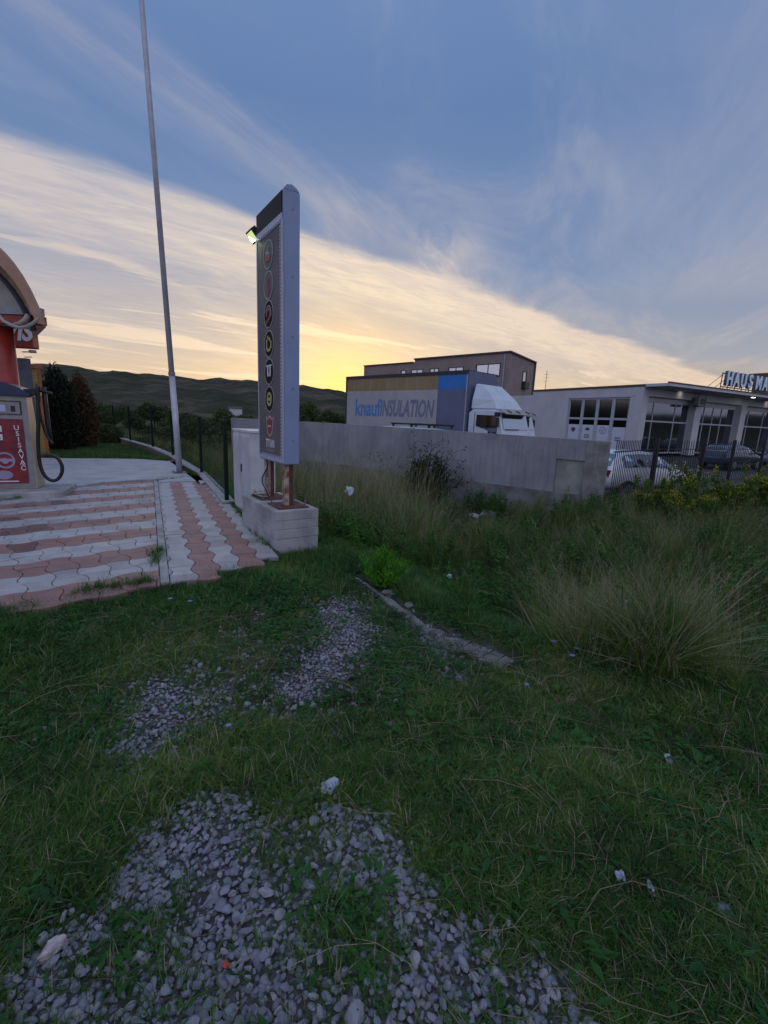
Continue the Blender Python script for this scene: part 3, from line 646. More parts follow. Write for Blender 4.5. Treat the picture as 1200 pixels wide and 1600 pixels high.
for k, z in enumerate(CZ):
    e = disc('emblem_disc', .145, .0065, .011, z, M['face'] if k < 2 else M['disc'])
    ringm('emblem_ring', .145, .158, .0065, .013, z, M['ring'], parent=e)
    if k == 0:
        polym('car_outline', [(-.05, .0), (-.075, .03), (-.02, .04), (.01, .085), (.02, .08), (-.005, .035), (.04, .015), (.06, -.01), (.03, -.005), (.0, .012)], z, M['ring'], parent=e)
        polym('car_icon', [(-.07, -.07), (.07, -.07), (.075, -.02), (.04, .0), (-.03, .005), (-.065, -.02)], z, M['icon_red'], parent=e)
    elif k == 1:
        for dx, h in ((-.025, .09), (.0, .1), (.025, .085)): polym('brush_bristle', [(dx-.010, -.08), (dx+.008, -.08), (dx+.010, h-.01), (dx-.006, h)], z, M['icon_red'], parent=e)
        polym('brush_tip', [(-.012, -.115), (.012, -.115), (.012, -.095), (-.012, -.095)], z, M['icon_red'], parent=e)
    elif k == 2:
        ringm('turbo_scroll', .040, .075, .0115, .016, z, M['icon_red'], parent=e, a0=-.4, a1=5.2); ringm('turbo_housing', .082, .094, .0115, .016, z+.005, M['ring'], parent=e, a0=.2, a1=3.6)
        polym('turbo_inlet', [(-.07, -.11), (-.01, -.085), (-.015, -.05), (-.06, -.06)], z, M['icon_red'], parent=e)
    elif k == 3:
        g8 = []
        mb = MB(); outl = [(-.085, -.035), (-.055, -.085), (.045, -.085), (.06, -.055), (.092, -.055), (.092, .03), (.06, .03), (.04, .075), (-.02, .075), (-.02, .098), (-.05, .098), (-.05, .06), (-.085, .045)]
        inn = [(x*.66, y*.66) for x, y in outl]; n = len(outl)
        vs = [facept(SC-x, z+y, .016) for x, y in outl]+[facept(SC-x, z+y, .016) for x, y in inn]+[facept(SC-x, z+y, .0115) for x, y in outl]+[facept(SC-x, z+y, .0115) for x, y in inn]
        fs = [(i, (i+1) % n, n+(i+1) % n, n+i) for i in range(n)]+[(i, (i+1) % n, 2*n+(i+1) % n, 2*n+i) for i in range(n)]+[(n+i, n+(i+1) % n, 3*n+(i+1) % n, 3*n+i) for i in range(n)]
        mb.add(vs, fs).build('engine_icon', M['icon_yellow'], e)
    elif k == 4:
        for sgn in (-1, 1):
            polym('spring_icon', [(sgn*.012, -.05), (sgn*.045, -.06), (sgn*.062, -.02), (sgn*.055, .03), (sgn*.07, .055), (sgn*.02, .06), (sgn*.028, .0)][::sgn], z, M['icon_white'], parent=e)
        polym('spring_bar', [(-.09, .062), (.09, .062), (.09, .078), (-.09, .078)], z, M['icon_white'], parent=e)
    else:
        ringm('brake_ring', .052, .085, .0115, .016, z, M['icon_yellow'], parent=e)
        polym('brake_bar', [(-.045, -.020), (.045, -.020), (.045, .02), (-.045, .02)], z, M['icon_yellow'], parent=e)
# plain shield emblem and wording
sh = [(-.13, .115), (-.06, .085), (-.03, .125), (.03, .125), (.06, .085), (.13, .115), (.105, .0), (.075, -.09), (.0, -.135), (-.075, -.09), (-.105, .0)]
e = polym('shield_emblem', sh, 1.405, M['icon_pink'], .0065, .010)
polym('shield_field', [(x*.80, y*.82) for x, y in sh], 1.403, M['icon_red'], .0105, .013, parent=e)
polym('shield_bar', [(-.06, -.01), (.06, -.01), (.05, .012), (-.05, .012)], 1.403, M['icon_pink'], .0135, .015, parent=e)
def text(name, body, size, mt_, origin, xdir, up, parent, extrude=.002, shear=0, sx=1, space=1, font_off=0, align='CENTER'):
    cu = bpy.data.curves.new(name, 'FONT'); cu.body = body; cu.size = 1; cu.extrude = extrude/size; cu.shear = shear; cu.space_character = space; cu.align_x = align; cu.align_y = 'CENTER'; cu.offset = font_off
    cu.resolution_u = 3
    o = bpy.data.objects.new(name, cu); COL.objects.link(o); bpy.context.view_layer.update()
    me = bpy.data.meshes.new_from_object(o.evaluated_get(bpy.context.evaluated_depsgraph_get())); bpy.data.objects.remove(o); bpy.data.curves.remove(cu)
    x = Vector(xdir).normalized(); u = Vector(up).normalized(); n = x.cross(u)
    mm = Matrix(((x.x*size*sx, u.x*size, n.x*size, origin[0]), (x.y*size*sx, u.y*size, n.y*size, origin[1]), (x.z*size*sx, u.z*size, n.z*size, origin[2]), (0, 0, 0, 1)))
    me.transform(mm); me.materials.clear(); me.materials.append(mt_); me.name = name
    return link(name, me, parent)
UPZ = Vector((0, 0, 1))
text('lettering', 'TITAN', .145, M['icon_white'], facept(SC, 1.185, .0085), -A34, UPZ, sg, .001, sx=.72, font_off=.012)
for k in range(7): fpanel('small_print_dash', SC-.11+k*.033, SC-.09+k*.033, 1.098, 1.112, .0065, .008, M['ring'])
# cables under the sign
cb = thing('electric_cables', 'pale electric cables hanging from under the sign onto the plinth', 'cables', blk(.9, .2, .45))
for dx, dy, mt_ in ((0, 0, 'cable'), (.05, .02, 'cable'), (-.04, -.015, 'plastic_black')):
    pts = [blk(.92+dx+.05*sin(k*.6+dx*30), .20+dy+.03*sin(k*.9), .97-.5*k/9) for k in range(10)]+[blk(.86+dx, .15+dy, .465), blk(.98+dx, .12+dy, .47), blk(1.1, .10+dy, .475), blk(1.16, .16, .49)]
    MB().tube(pts, .008, 6).build('cable', M[mt_], cb, smooth=True)
MB().tube([blk(1.05+.07*cos(a_), .13+.05*sin(a_), .475+.006*a_) for a_ in np.linspace(0, 11, 26)], .008, 6).build('cable_coil', M['cable'], cb, smooth=True)
# floodlight on the far edge of the sign
fl = thing('floodlight', 'small lit LED floodlight fixed high on the left edge of the tall sign', 'floodlight', blk(1.2, .27, 3.72))
fc = blk(1.25, .20, 3.74); dn = (-B34*.75+Vector((0, 0, -.65))+A34*.1).normalized(); ax = A34
MB().box(fc, .11, .075, .025, ax, up=-dn).build('housing', M['plastic_black'], fl, bevel=.004)
M['led'] = mat('led_panel', (.8, .85, .4), .4, em=(.80, 1.0, .38), ems=.45)
MB().box(fc+dn*.028, .09, .055, .002, ax, up=-dn).build('led_panel', M['led'], fl)
mb = MB(); mb.bar(blk(1.05, .27, 3.72), blk(1.27, .22, 3.76), .012, 6); mb.build('bracket', M['plastic_black'], fl)
for k in range(5): MB().box(fc-dn*.034+ax*(-.1+.05*k), .003, .075, .010, ax, up=-dn).build('cooling_fin', M['plastic_black'], fl)
ld = bpy.data.lights.new('floodlight_beam', 'AREA'); ld.shape = 'RECTANGLE'; ld.size = .2; ld.size_y = .12; ld.energy = 11; ld.color = (.86, 1.0, .62)
lo = bpy.data.objects.new('floodlight_beam', ld); COL.objects.link(lo); lo.location = fc+dn*.04
lo.rotation_euler = (Vector((-3.6, 6.6, 0))-fc).to_track_quat('-Z', 'Y').to_euler()
# ------------------------------------------------------------------ utility cabinet
LC = Vector((-2.48, 7.44, 0)); NC = Vector((-1.978, 6.698, 0)); cw = (LC-NC).length; ax = (LC-NC).normalized(); bx_ = Vector((ax.y, -ax.x, 0)); ctr = NC+ax*cw/2+bx_*.183
uc = thing('utility_cabinet', 'pale grey ribbed metal utility cabinet standing behind the concrete plinth', 'cabinet', ctr)
mb = MB(); mb.box(ctr+Vector((0, 0, .655)), .183, cw/2, .61, bx_); mb.build('cabinet_shell', M['cab_metal'], uc, bevel=.005)
mb = MB(); mb.box(ctr+Vector((0, 0, .0)), .178, cw/2-.004, .045, bx_); mb.build('base', M['footing'], uc)
mb = MB(); mb.box(ctr+Vector((0, 0, 1.285)), .198, cw/2+.014, .018, bx_); mb.build('lid', M['cab_metal'], uc, bevel=.005)
for half in (0, 1):
    c0 = NC+ax*(cw*(.25+.5*half))-bx_*.006; mb = MB(); mb.box(c0+Vector((0, 0, .66)), .007, cw*.25-.008, .575, bx_); d_ = mb.build('door', M['cab_metal'], uc, bevel=.002)
    for k in range(9):
        p = c0+ax*(-cw*.25+.03+k*.046)-bx_*.010; mb = MB(); mb.box(p+Vector((0, 0, .66)), .006, .010, .545, bx_); mb.build('rib', M['cab_metal'], d_)
mb = MB(); mb.box(NC+ax*(cw*.46)-bx_*.026+Vector((0, 0, .72)), .012, .012, .06, bx_); mb.build('handle', M['plastic_black'], uc)
# ------------------------------------------------------------------ long concrete wall
cwt = thing('concrete_wall', 'long grey concrete boundary wall with a recessed hatch at its right end', 'wall', W0+WD*5)
HATCH = (.41, 1.02)
def wseg(k0, k1, z0, z1, off0, off1):      # off along WN
    a_, b_ = W0+WD*k0, W0+WD*k1; return [a_+WN*off0, b_+WN*off0, b_+WN*off1, a_+WN*off1], z0, z1
mb = MB()
TOPZ = lambda k: 1.275+.075*min(k/7, 1)
def wtop(k0, k1, z0, off0, off1, z1=None):
    P, _, _ = wseg(k0, k1, 0, 0, off0, off1); zt = [z1 if z1 is not None else TOPZ(k) for k in (k0, k1, k1, k0)]
    mb.add([Vector((p.x, p.y, z0)) for p in P]+[Vector((p.x, p.y, z)) for p, z in zip(P, zt)], [(3, 2, 1, 0), (4, 5, 6, 7), (0, 1, 5, 4), (1, 2, 6, 5), (2, 3, 7, 6), (3, 0, 4, 7)])
wtop(HATCH[1], 3.995, .10, 0, .2); wtop(4.005, 8.495, .10, 0, .2); wtop(8.505, 13.7, .10, 0, .2)
wtop(HATCH[0], HATCH[1], .84, 0, .2)
mb.build('wall_panel', M['wall_conc'], cwt)
mb = MB(); wtop(HATCH[0], 13.7, -.9, -.035, .235, .098); mb.build('footing', M['footing'], cwt, bevel=.008)
mb = MB(); wtop(.0, HATCH[0], -.7, -.03, .24); mb.build('end_pillar', M['pillar'], cwt, bevel=.01)
M['hatch'] = mat('hatch_board', (.36, .37, .33), .8, var=.15, vsc=4, streak=.3)
mb = MB(); wtop(HATCH[0]+.003, HATCH[1]-.003, .10, .05, .12, .837); mb.build('hatch', M['hatch'], cwt)
# ------------------------------------------------------------------ black railing fence
rf = thing('railing_fence', 'black steel railing fence with spiked bars at the end of the concrete wall', 'fence', F0)
bme = None
PF = [F0]+FPOSTS
mbb = MB(); mbb.box((0, 0, 0), .0065, .0065, .76, fd); mbb.add([(-.0065, -.0065, .76), (.0065, -.0065, .76), (.0065, .0065, .76), (-.0065, .0065, .76), (0, 0, .80)], [(0, 1, 4), (1, 2, 4), (2, 3, 4), (3, 0, 4)])
bme = mbb.mesh('railing_bar', M['black_steel'])
for i, p in enumerate(PF):
    if i: mb = MB(); mb.box(p+Vector((0, 0, .42)), .04, .04, .92, fd); mb.build('post', M['black_steel'], rf)
for p, q_ in zip(PF[:-1], PF[1:]):
    d = (q_-p).normalized(); L_ = (q_-p).length
    for z in (1.06, .10):
        mb = MB(); mb.bar(p+Vector((0, 0, z)), q_+Vector((0, 0, z)), .016, 4); mb.build('rail', M['black_steel'], rf)
    n = int(L_/.122)
    for k in range(1, n): link('railing_bar', bme, rf, p+d*(k*L_/n)+Vector((0, 0, .52)))
# ------------------------------------------------------------------ cars
def make_car(name, label, paint, L_=4.0, Wd=1.70, H_=1.46, rack=False, van=False, roofz=None):
    root = thing(name, label, 'car'); hw = Wd/2
    if not van: st = [(-2.0, .42, .72, .72), (-1.95, .30, .88, .90), (-1.72, .25, .96, 1.22), (-1.42, .22, .97, 1.42), (-.6, .22, .95, H_), (.1, .22, .93, H_-.02), (.55, .22, .92, 1.28), (1.02, .22, .92, .97), (1.5, .22, .84, .86), (1.86, .25, .70, .74), (2.0, .35, .55, .57)]
    else: st = [(-2.4, .35, .9, .95), (-2.38, .3, 1.0, 1.85), (-2.2, .28, 1.05, 1.95), (-.8, .28, 1.05, 1.98), (.7, .28, 1.05, 1.95), (1.2, .28, 1.05, 1.60), (1.6, .28, 1.02, 1.1), (2.2, .3, .9, .95), (2.4, .4, .6, .65)]
    sc = L_/(4.8 if van else 4.0); vs = []; n = 10
    for x, zb, zl, zr in st:
        x *= sc; taper = 1-.10*max(0, abs(x)/(L_/2)-.7)/.3; w = hw*taper; wr = w*.78 if zr-zl > .1 else w*.9
        ring = [(w*.9, zb), (w, (zb+zl)/2), (w*.985, zl), (wr, zr-.03), (wr*.6, zr)]
        vs += [(x, -y_, z_) for y_, z_ in ring]+[(x, y_, z_) for y_, z_ in ring[::-1]]
    fs = []
    for i in range(len(st)-1): fs += [(i*n+k, i*n+(k+1) % n, (i+1)*n+(k+1) % n, (i+1)*n+k) for k in range(n)]
    fs += [tuple(range(n))[::-1], tuple((len(st)-1)*n+k for k in range(n))]
    mb = MB(); mb.add(vs, fs); b_ = mb.build('body', paint, root, smooth=True); sm = b_.modifiers.new('s', 'SUBSURF'); sm.levels = sm.render_levels = 1
    # side windows, one pane each, following the flank of the greenhouse
    def flank(x, f, side):
        xs_ = [s[0]*sc for s in st]; zl = np.interp(x, xs_, [s[2] for s in st]); zr = np.interp(x, xs_, [s[3] for s in st]); w = hw*.985; wr = hw*.78
        return Vector((x, side*(w*(1-f)+wr*f+.004-.018*f), zl+(zr-.03-zl)*f))
    pans = [(-1.45, -.42), (-.36, .40), (.45, .86)] if not van else [(-2.0, -.9), (-.8, .2), (.3, 1.1)]
    for side in (-1, 1):
        for x0, x1 in pans:
            x0 *= sc; x1 *= sc; N_ = 6; mbp = MB(); lo_ = [flank(x0+(x1-x0)*k/N_, .10, side) for k in range(N_+1)]; hi_ = [flank(x0+(x1-x0)*k/N_, .86, side) for k in range(N_+1)]
            P = lo_+hi_[::-1]; mbp.slabp(P, (0, side, 0), .006); mbp.build('side_window', M['car_glass'], root)
    # rear and front glass
    def cross(x0, z0, x1, z1, w0_, w1_, off):
        dn_ = Vector((z1-z0, 0, -(x1-x0))).normalized(); dn_ = dn_ if (dn_.x > 0) == (x0 > 0) else -dn_
        mbp = MB(); mbp.slabp([Vector((x0, -w0_, z0)), Vector((x0, w0_, z0)), Vector((x1, w1_, z1)), Vector((x1, -w1_, z1))], dn_, off); return mbp
    if not van:
        cross(.98*sc, 1.0, .58*sc, H_-.20, hw*.78, hw*.66, .012).build('windscreen', M['car_glass'], root); cross(-1.84*sc, 1.03, -1.5*sc, H_-.12, hw*.72, hw*.6, .02).build('rear_window', M['car_glass'], root)
    else: cross(1.58*sc, 1.15, 1.15*sc, 1.72, hw*.8, hw*.7, .02).build('windscreen', M['car_glass'], root)
    wx = (1.25*sc, -1.27*sc)
    for x in wx:
        for side in (-1, 1):
            mbw = MB(); mbw.bar((x, side*(hw-.17), .31), (x, side*(hw+.012), .31), .31, 20); wh = mbw.build('wheel', M['rubber'], root)
            mbw = MB(); mbw.bar((x, side*(hw+.012), .31), (x, side*(hw+.022), .31), .20, 16); mbw.build('rim', M['rim'], wh)
    for side in (-1, 1):
        mb = MB(); mb.box((1.90*sc, side*hw*.66, .66), .07, .16, .07); mb.build('headlight', M['screen'], root, bevel=.02)
        mb = MB(); mb.box((-1.93*sc, side*hw*.72, .80), .05, .10, .11); mb.build('tail_light', M['tail'], root, bevel=.02)
        mb = MB(); mb.box((.66*sc, side*(hw+.07), 1.0), .05, .08, .06); mb.build('wing_mirror', paint, root, bevel=.015)
    for side in (-1, 1):
        mb = MB(); mb.box((0, side*(hw*.99), .36), L_*.28, .015, .05); mb.build('sill_trim', M['plastic_black'], root)
    if rack:
        for side in (-1, 1): mb = MB(); mb.bar((-1.3*sc, side*hw*.62, 2.06), (.6*sc, side*hw*.62, 2.06), .02, 6); mb.build('roof_rail', M['black_steel'], root)
        for x in (-1.2, -.3, .5): mb = MB(); mb.box((x*sc, 0, 2.04), .03, hw*.66, .02); mb.box((x*sc, hw*.6, 2.0), .03, .03, .05); mb.box((x*sc, -hw*.6, 2.0), .03, .03, .05); mb.build('rack_bar', M['black_steel'], root)
    return root
def place(o, p, heading):      # car nose (local +x) towards compass heading
    o.location = p; o.rotation_euler = (0, 0, pi/2-radians(heading)); return o
wc = make_car('parked_car', 'white hatchback parked just behind the black railing fence', M['white_paint'])
hdg = 61; dvec = hd(hdg); rw = Vector((6.95, 12.99, 0))
left = Vector((-dvec.y, dvec.x, 0))
place(wc, rw+dvec*1.27+left*.85+Vector((0, 0, -.52)), hdg)
vn = make_car('parked_van', 'white van with a black roof rack, only its roof showing over the concrete wall', M['white_paint'], L_=4.6, Wd=1.8, van=True, rack=True); vn['category'] = 'van'
vp = W0+WD*5.95+WN*2.3; place(vn, Vector((vp.x, vp.y, -.52)), 138); vn.scale = (1, 1, .945)
# ------------------------------------------------------------------ truck
TD = hd(-44.6+180)      # forward (towards the cab)
TS = hd(45.4)           # towards the far side
tr0 = Vector((3.72, 22.48, 0)); TL = 9.0; TWd = 2.55
TK = .776
def tp(f, s_, z): p = tr0+TD*f+TS*s_+Vector((0, 0, z)); return Vector((p.x*TK, p.y*TK, EYE+(p.z-EYE)*TK))
def tc(f, s_, z): return tp(f, s_, z-.70+(max(z-2.87, 0)*.22))
def tbox(f, s_, z, a_, b_, c_): return (tp(f, s_, z), a_*TK, b_*TK, c_*TK, TD)
def make_cab(root, dz=0, fair=True, S_=lambda f, s_, z: tc(f, s_, z)):
    def lof(secs, name, mt_, smooth=False, bev=.03):
        n = len(secs[0]); mb_ = MB(); mb_.add([S_(*p) for s__ in secs for p in s__], [tuple(range(n))[::-1], tuple((len(secs)-1)*n+k for k in range(n))]+[(i*n+k, i*n+(k+1) % n, (i+1)*n+(k+1) % n, (i+1)*n+k) for i in range(len(secs)-1) for k in range(n)])
        return mb_.build(name, mt_, root, bevel=bev, smooth=smooth)
    # body from the side profile
    prof = [(.15, .75), (2.10, .75), (2.15, 1.6), (2.06, 1.95), (1.80, 2.78), (1.55, 2.86), (.35, 2.86), (.15, 2.70)]
    lof([[(f, s_, z) for f, z in prof] for s_ in (.06, TWd-.06)], 'cab_body', M['truck_paint'])
    for s_, dr in ((.058, -1), (TWd-.058, 1)):
        w_ = [(.62, 2.62), (1.66, 2.60), (1.78, 2.05), (1.78, 1.72), (1.30, 1.72), (1.30, 1.90), (.60, 2.10)]
        MB().slabp([S_(f, s_, z) for f, z in w_], TS*dr, .006).build('door_window', M['car_glass'], root)
        d_ = [(.50, 2.74), (.53, 2.74), (.50, 1.0), (.47, 1.0)]
        MB().slabp([S_(f, s_, z) for f, z in d_], TS*dr, .004).build('door_gap', M['plastic_black'], root)
    # windscreen on the raked front
    w_ = [(2.062, .16, 1.99), (2.062, TWd-.16, 1.99), (1.832, TWd-.22, 2.72), (1.832, .22, 2.72)]
    MB().slabp([S_(*p) for p in w_], (TD*.95+Vector((0, 0, .27))).normalized(), .02).build('windscreen', M['pane'], root)
    MB().slabp([S_(2.085, .3, 1.97), S_(2.085, 1.5, 1.97), S_(2.08, 1.5, 2.01), S_(2.08, .3, 2.01)], TD, .012).build('wiper', M['plastic_black'], root)
    # sun visor: a pale translucent blade held off the roof edge
    MB().slabp([S_(1.86, .06, 2.80), S_(1.86, TWd-.06, 2.80), S_(2.20, TWd-.06, 2.66), S_(2.20, .06, 2.66)], (0, 0, 1), .05).build('sun_visor', M['vac_side'], root, bevel=.01)
    for s_ in (.5, TWd/2, TWd-.4): MB().slabp([S_(1.95, s_, 2.83), S_(1.95, s_+.08, 2.83), S_(2.18, s_+.08, 2.74), S_(2.18, s_, 2.74)], (0, 0, 1), .03).build('visor_clip', M['plastic_black'], root)
    for s_, dr in ((-.10, -1), (TWd+.10, 1)):
        MB().box(S_(1.86, s_, 2.30), .04, .08, .17, TD).build('side_mirror', M['plastic_black'], root, bevel=.02)
        MB().bar(S_(1.80, s_-dr*.2, 2.62), S_(1.86, s_, 2.55), .015, 6).build('mirror_arm', M['plastic_black'], root)
    MB().box(S_(1.75, .045, 2.66), .12, .04, .08, TD).build('roof_lamp_box', M['plastic_black'], root, bevel=.03)
    if fair:
        P = lambda q1, q2, w_: [(f, s_, z) for f, s_, z in q1]
        base_ = [(.20, .10, 2.87), (1.72, .16, 2.87), (1.72, TWd-.16, 2.87), (.20, TWd-.10, 2.87)]
        mid = [(.22, .12, 3.25), (1.42, .30, 3.25), (1.42, TWd-.30, 3.25), (.22, TWd-.12, 3.25)]
        top = [(.26, .28, 3.86), (.62, .48, 3.82), (.62, TWd-.48, 3.82), (.26, TWd-.28, 3.86)]
        lof([base_, mid, top], 'roof_fairing', M['truck_paint'], bev=.05)
        MB().slabp([S_(1.60, .85, 2.97), S_(1.60, 1.55, 2.97), S_(1.535, 1.55, 3.08), S_(1.535, .85, 3.08)], TD, .012).build('fairing_slot', M['plastic_black'], root)
    for f in (1.0,):
        for s_ in (.2, TWd-.2): MB().bar(S_(f, s_-.14, .11), S_(f, s_+.14, .11), .385, 24).build('wheel', M['rubber'], root)
    MB().slabp([S_(2.15, .1, .5), S_(2.15, TWd-.1, .5), S_(2.15, TWd-.1, 1.0), S_(2.15, .1, 1.0)], TD, .12).build('bumper', M['plastic_black'], root, bevel=.03)
    for s_ in (.25, TWd-.65): MB().slabp([S_(2.16, s_, 1.05), S_(2.16, s_+.4, 1.05), S_(2.16, s_+.4, 1.3), S_(2.16, s_, 1.3)], TD, .02).build('headlight', M['screen'], root, bevel=.02)
tk = thing('box_truck', 'white truck with a yellow, grey and blue tarpaulin box body parked behind the wall', 'truck', tp(-4, 1.2, 0))
MB().box(*tbox(-TL/2, TWd/2, 2.05, TL/2-.01, TWd/2-.012, 1.85)).build('box_body', M['tarp_grey'], tk)
def side(name, f0, f1, z0, z1, mt_, pr=.004, th=.008): return MB().slabp([tp(f0, -pr+.012, z0), tp(f1, -pr+.012, z0), tp(f1, -pr+.012, z1), tp(f0, -pr+.012, z1)], -TS, th).build(name, mt_, tk)
side('side_curtain', -TL, -1.80, .22, 3.10, M['tarp_white']); side('side_band', -TL, -1.80, 3.102, 3.80, M['tarp_yellow'])
side('side_curtain', -1.798, -.06, .22, 3.10, M['tarp_grey']); side('side_band', -1.798, -.06, 3.102, 3.80, M['tarp_blue'])
side('side_rail', -TL, 0, 3.80, 3.97, M['tarp_rim'], .006, .03)
side('corner_post', -.058, .0, .22, 3.80, M['tarp_white'], .006, .02)
side('rear_post', -TL-.03, -TL+.05, .22, 3.97, M['tarp_rim'], .02, .03)
MB().box(*tbox(-TL/2, TWd/2, 3.94, TL/2+.02, TWd/2+.01, .04)).build('roof', M['tarp_rim'], tk, bevel=.01)
mb = MB(); mb.slabp([tp(.001, .0, .22), tp(.001, TWd, .22), tp(.001, TWd, 3.55), tp(.001, TWd-.3, 3.93), tp(.001, .0, 3.93)], TD, .05); mb.build('front_wall', M['tarp_grey'], tk)
for k in range(1, 9): side('curtain_seam', -TL+k*.72, -TL+k*.72+.02, .24, 3.78, M['tarp_white'] if k != 40 else M['tarp_grey'], .0138, .002)
text('lettering_blue', 'knauf', 1.30*TK, M['letter_blue'], tp(-TL+1.95, -.006, 2.10), TD, UPZ, tk, .002, sx=.78, font_off=.03)
text('lettering_grey', 'INSULATION', 1.22*TK, M['letter_grey'], tp(-TL+5.0, -.006, 2.10), TD, UPZ, tk, .002, sx=.56, shear=.22, font_off=.03)
MB().box(*tbox(-TL/2, TWd/2, .03, TL/2, .45, .14)).build('chassis', M['plastic_black'], tk)
for f in (-7.6, -6.4):
    for s_ in (.2, TWd-.2): MB().bar(tp(f, s_-.15, -.59), tp(f, s_+.15, -.59), .385, 24).build('wheel', M['rubber'], tk)
make_cab(tk)
tk2 = thing('lorry', 'second white lorry, mostly hidden, beside the cab of the tarpaulin truck', 'truck', tp(-.5, 4, 0))
make_cab(tk2, fair=False, S_=lambda f, s_, z: tc(f-1.15, s_+2.75, z))
MB().box(*tbox(-4.3, TWd/2+2.75, .45, 3.2, TWd/2, .25)).build('flat_bed', M['tarp_grey'], tk2)
for f in (-5,):
    for s_ in (3.1, 5.3): MB().bar(tp(f, s_-.15, -.59), tp(f, s_+.15, -.59), .385, 20).build('wheel', M['rubber'], tk2)
# ------------------------------------------------------------------ apartment / office block behind
tw = thing('tall_building', 'three storey brown grey block with flat roof behind the tarpaulin truck', 'building', (10, 62, 0))
C_ = Vector((13.47, 54.1, 0)); Lf = Vector((-3.86, 70.98, 0)); Rt = Vector((18.93, 62.43, 0)); tL = (Lf-C_).normalized(); tR = (Rt-C_).normalized(); wL = (Lf-C_).length; wR = (Rt-C_).length
step = 14.2
back_ = Lf+(Rt-C_)
MB().prism([(p.x, p.y) for p in (C_, Rt, C_+tL*step+(Rt-C_), C_+tL*step)], -.3, 9.45).build('wall_block', M['tower'], tw)
MB().prism([(p.x, p.y) for p in (C_+tL*(step+.005), C_+tL*(step+.005)+(Rt-C_), back_, Lf)], -.3, 9.10).build('wall_block', M['tower'], tw)
nL = Vector((tL.y, -tL.x, 0)); nL = -nL if nL.dot(-C_) < 0 else nL; nR = Vector((tR.y, -tR.x, 0)); nR = -nR if nR.dot(-C_) < 0 else nR
cn = C_+tR*wR
MB().prism([(p.x, p.y) for p in (C_+nL*.25+nR*.25, Rt+nR*.25, C_+tL*step+(Rt-C_), C_+tL*step+nL*.25)], 9.452, 9.62).build('roof_edge', M['roof_edge'], tw)
MB().prism([(p.x, p.y) for p in (C_+tL*(step+.26)+nL*.2, C_+tL*(step+.26)+(Rt-C_), back_, Lf+nL*.2)], 9.102, 9.22).build('roof_edge', M['roof_edge'], tw)
MB().box(Rt+nR*.08+Vector((0, 0, 4.7)), .18, .09, 4.74, tR).build('corner_trim', M['roof_edge'], tw)
MB().bar(C_+tL*.55+nL*.09+Vector((0, 0, 3)), C_+tL*.55+nL*.09+Vector((0, 0, 9.3)), .06, 8).build('downpipe', M['alu_trim'], tw)
def bwin(parent, A, d, n, x0, x1, z0, z1, frame=M['win_dark'], pane=M['pane'], bars=1, fr=.09):
    c = A+d*((x0+x1)/2); w_ = abs(x1-x0)/2; h_ = (z1-z0)/2; zc_ = (z0+z1)/2
    mb_ = MB(); 
    for s_ in (-1, 1): mb_.box(c+d*s_*(w_-fr/2)+n*.03+Vector((0, 0, zc_)), fr/2, .05, h_, d); 
    for s_ in (-1, 1): mb_.box(c+n*.03+Vector((0, 0, zc_+s_*(h_-fr/2))), w_-fr-.001, .05, fr/2, d)
    for k in range(bars): mb_.box(c+d*(-w_+2*w_*(k+1)/(bars+1))+n*.03+Vector((0, 0, zc_)), fr*.35, .045, h_-fr-.001, d)
    f_ = mb_.build('window', frame, parent)
    MB().box(c+n*.012+Vector((0, 0, zc_)), w_-fr*.5, .006, h_-fr*.5, d).build('pane', pane, f_)
    return f_
for px, py, hw_, bars in ((631, 576, .45, 0), (652, 576, 1.05, 1), (679, 575.5, .75, 1), (713, 571.5, 1.15, 1), (763, 572, 1.65, 1)):
    P = onl(px, py, C_, tL); u = (V2(P)-C_).dot(tL); bwin(tw, C_, tL, nL, u-hw_, u+hw_, 6.9, 8.2 if hw_ < 1.5 else 8.35, bars=bars)
    for zf in (4.0, 1.0): bwin(tw, C_, tL, nL, u-hw_, u+hw_, zf, zf+1.3, bars=bars)
for px, z0, z1 in ((820, 5.9, 8.0), (817, 3.3, 4.9)):
    P = onl(px, 580, C_, tR); u = (V2(P)-C_).dot(tR); bwin(tw, C_, tR, nR, u-.75, u+.75, z0, z1, bars=0)
    if z0 > 5:
        mb = MB(); mb.box(C_+tR*u+nR*.28+Vector((0, 0, 6.35)), .85, .22, .42, tR); mb.build('balcony', M['win_dark'], tw)
# ------------------------------------------------------------------ white shop building
BC = Vector((15.78, 29.27, 0)); bL = hd(-26); bR = hd(60.5); nBL = Vector((-bL.y, bL.x, 0)); nBL = -nBL if nBL.dot(-BC) < 0 else nBL; nBR = Vector((bR.y, -bR.x, 0)); nBR = -nBR if nBR.dot(-BC) < 0 else nBR
sb = thing('shop_building', 'white single storey shop with glazed bays and white pillars behind the railing', 'building', BC)
U3 = Vector((0, 0, 1))
def wbox(name, A, d, n, u0, u1, z0, z1, d0, d1, mt_, parent=sb, bevel=0):     # d0..d1 along inward (-n)
    P = [A+d*u0-n*d0, A+d*u1-n*d0, A+d*u1-n*d1, A+d*u0-n*d1]; return MB().prism([(p.x, p.y) for p in P], z0, z1).build(name, mt_, parent, bevel=bevel)
LW = 9.6; OP = (.85, 5.85)
wbox('wall', BC, bL, nBL, .002, OP[0], -.1, 4.15, 0, .3, M['bwhite']); wbox('wall', BC, bL, nBL, OP[1], LW, -.1, 4.15, 0, .3, M['bwhite'])
wbox('wall', BC, bL, nBL, OP[0]+.002, OP[1]-.002, 3.56, 4.148, 0, .3, M['bwhite'])
wbox('coping', BC, bL, nBL, -.05, LW+.05, 4.152, 4.30, -.04, .35, M['roof_edge'])
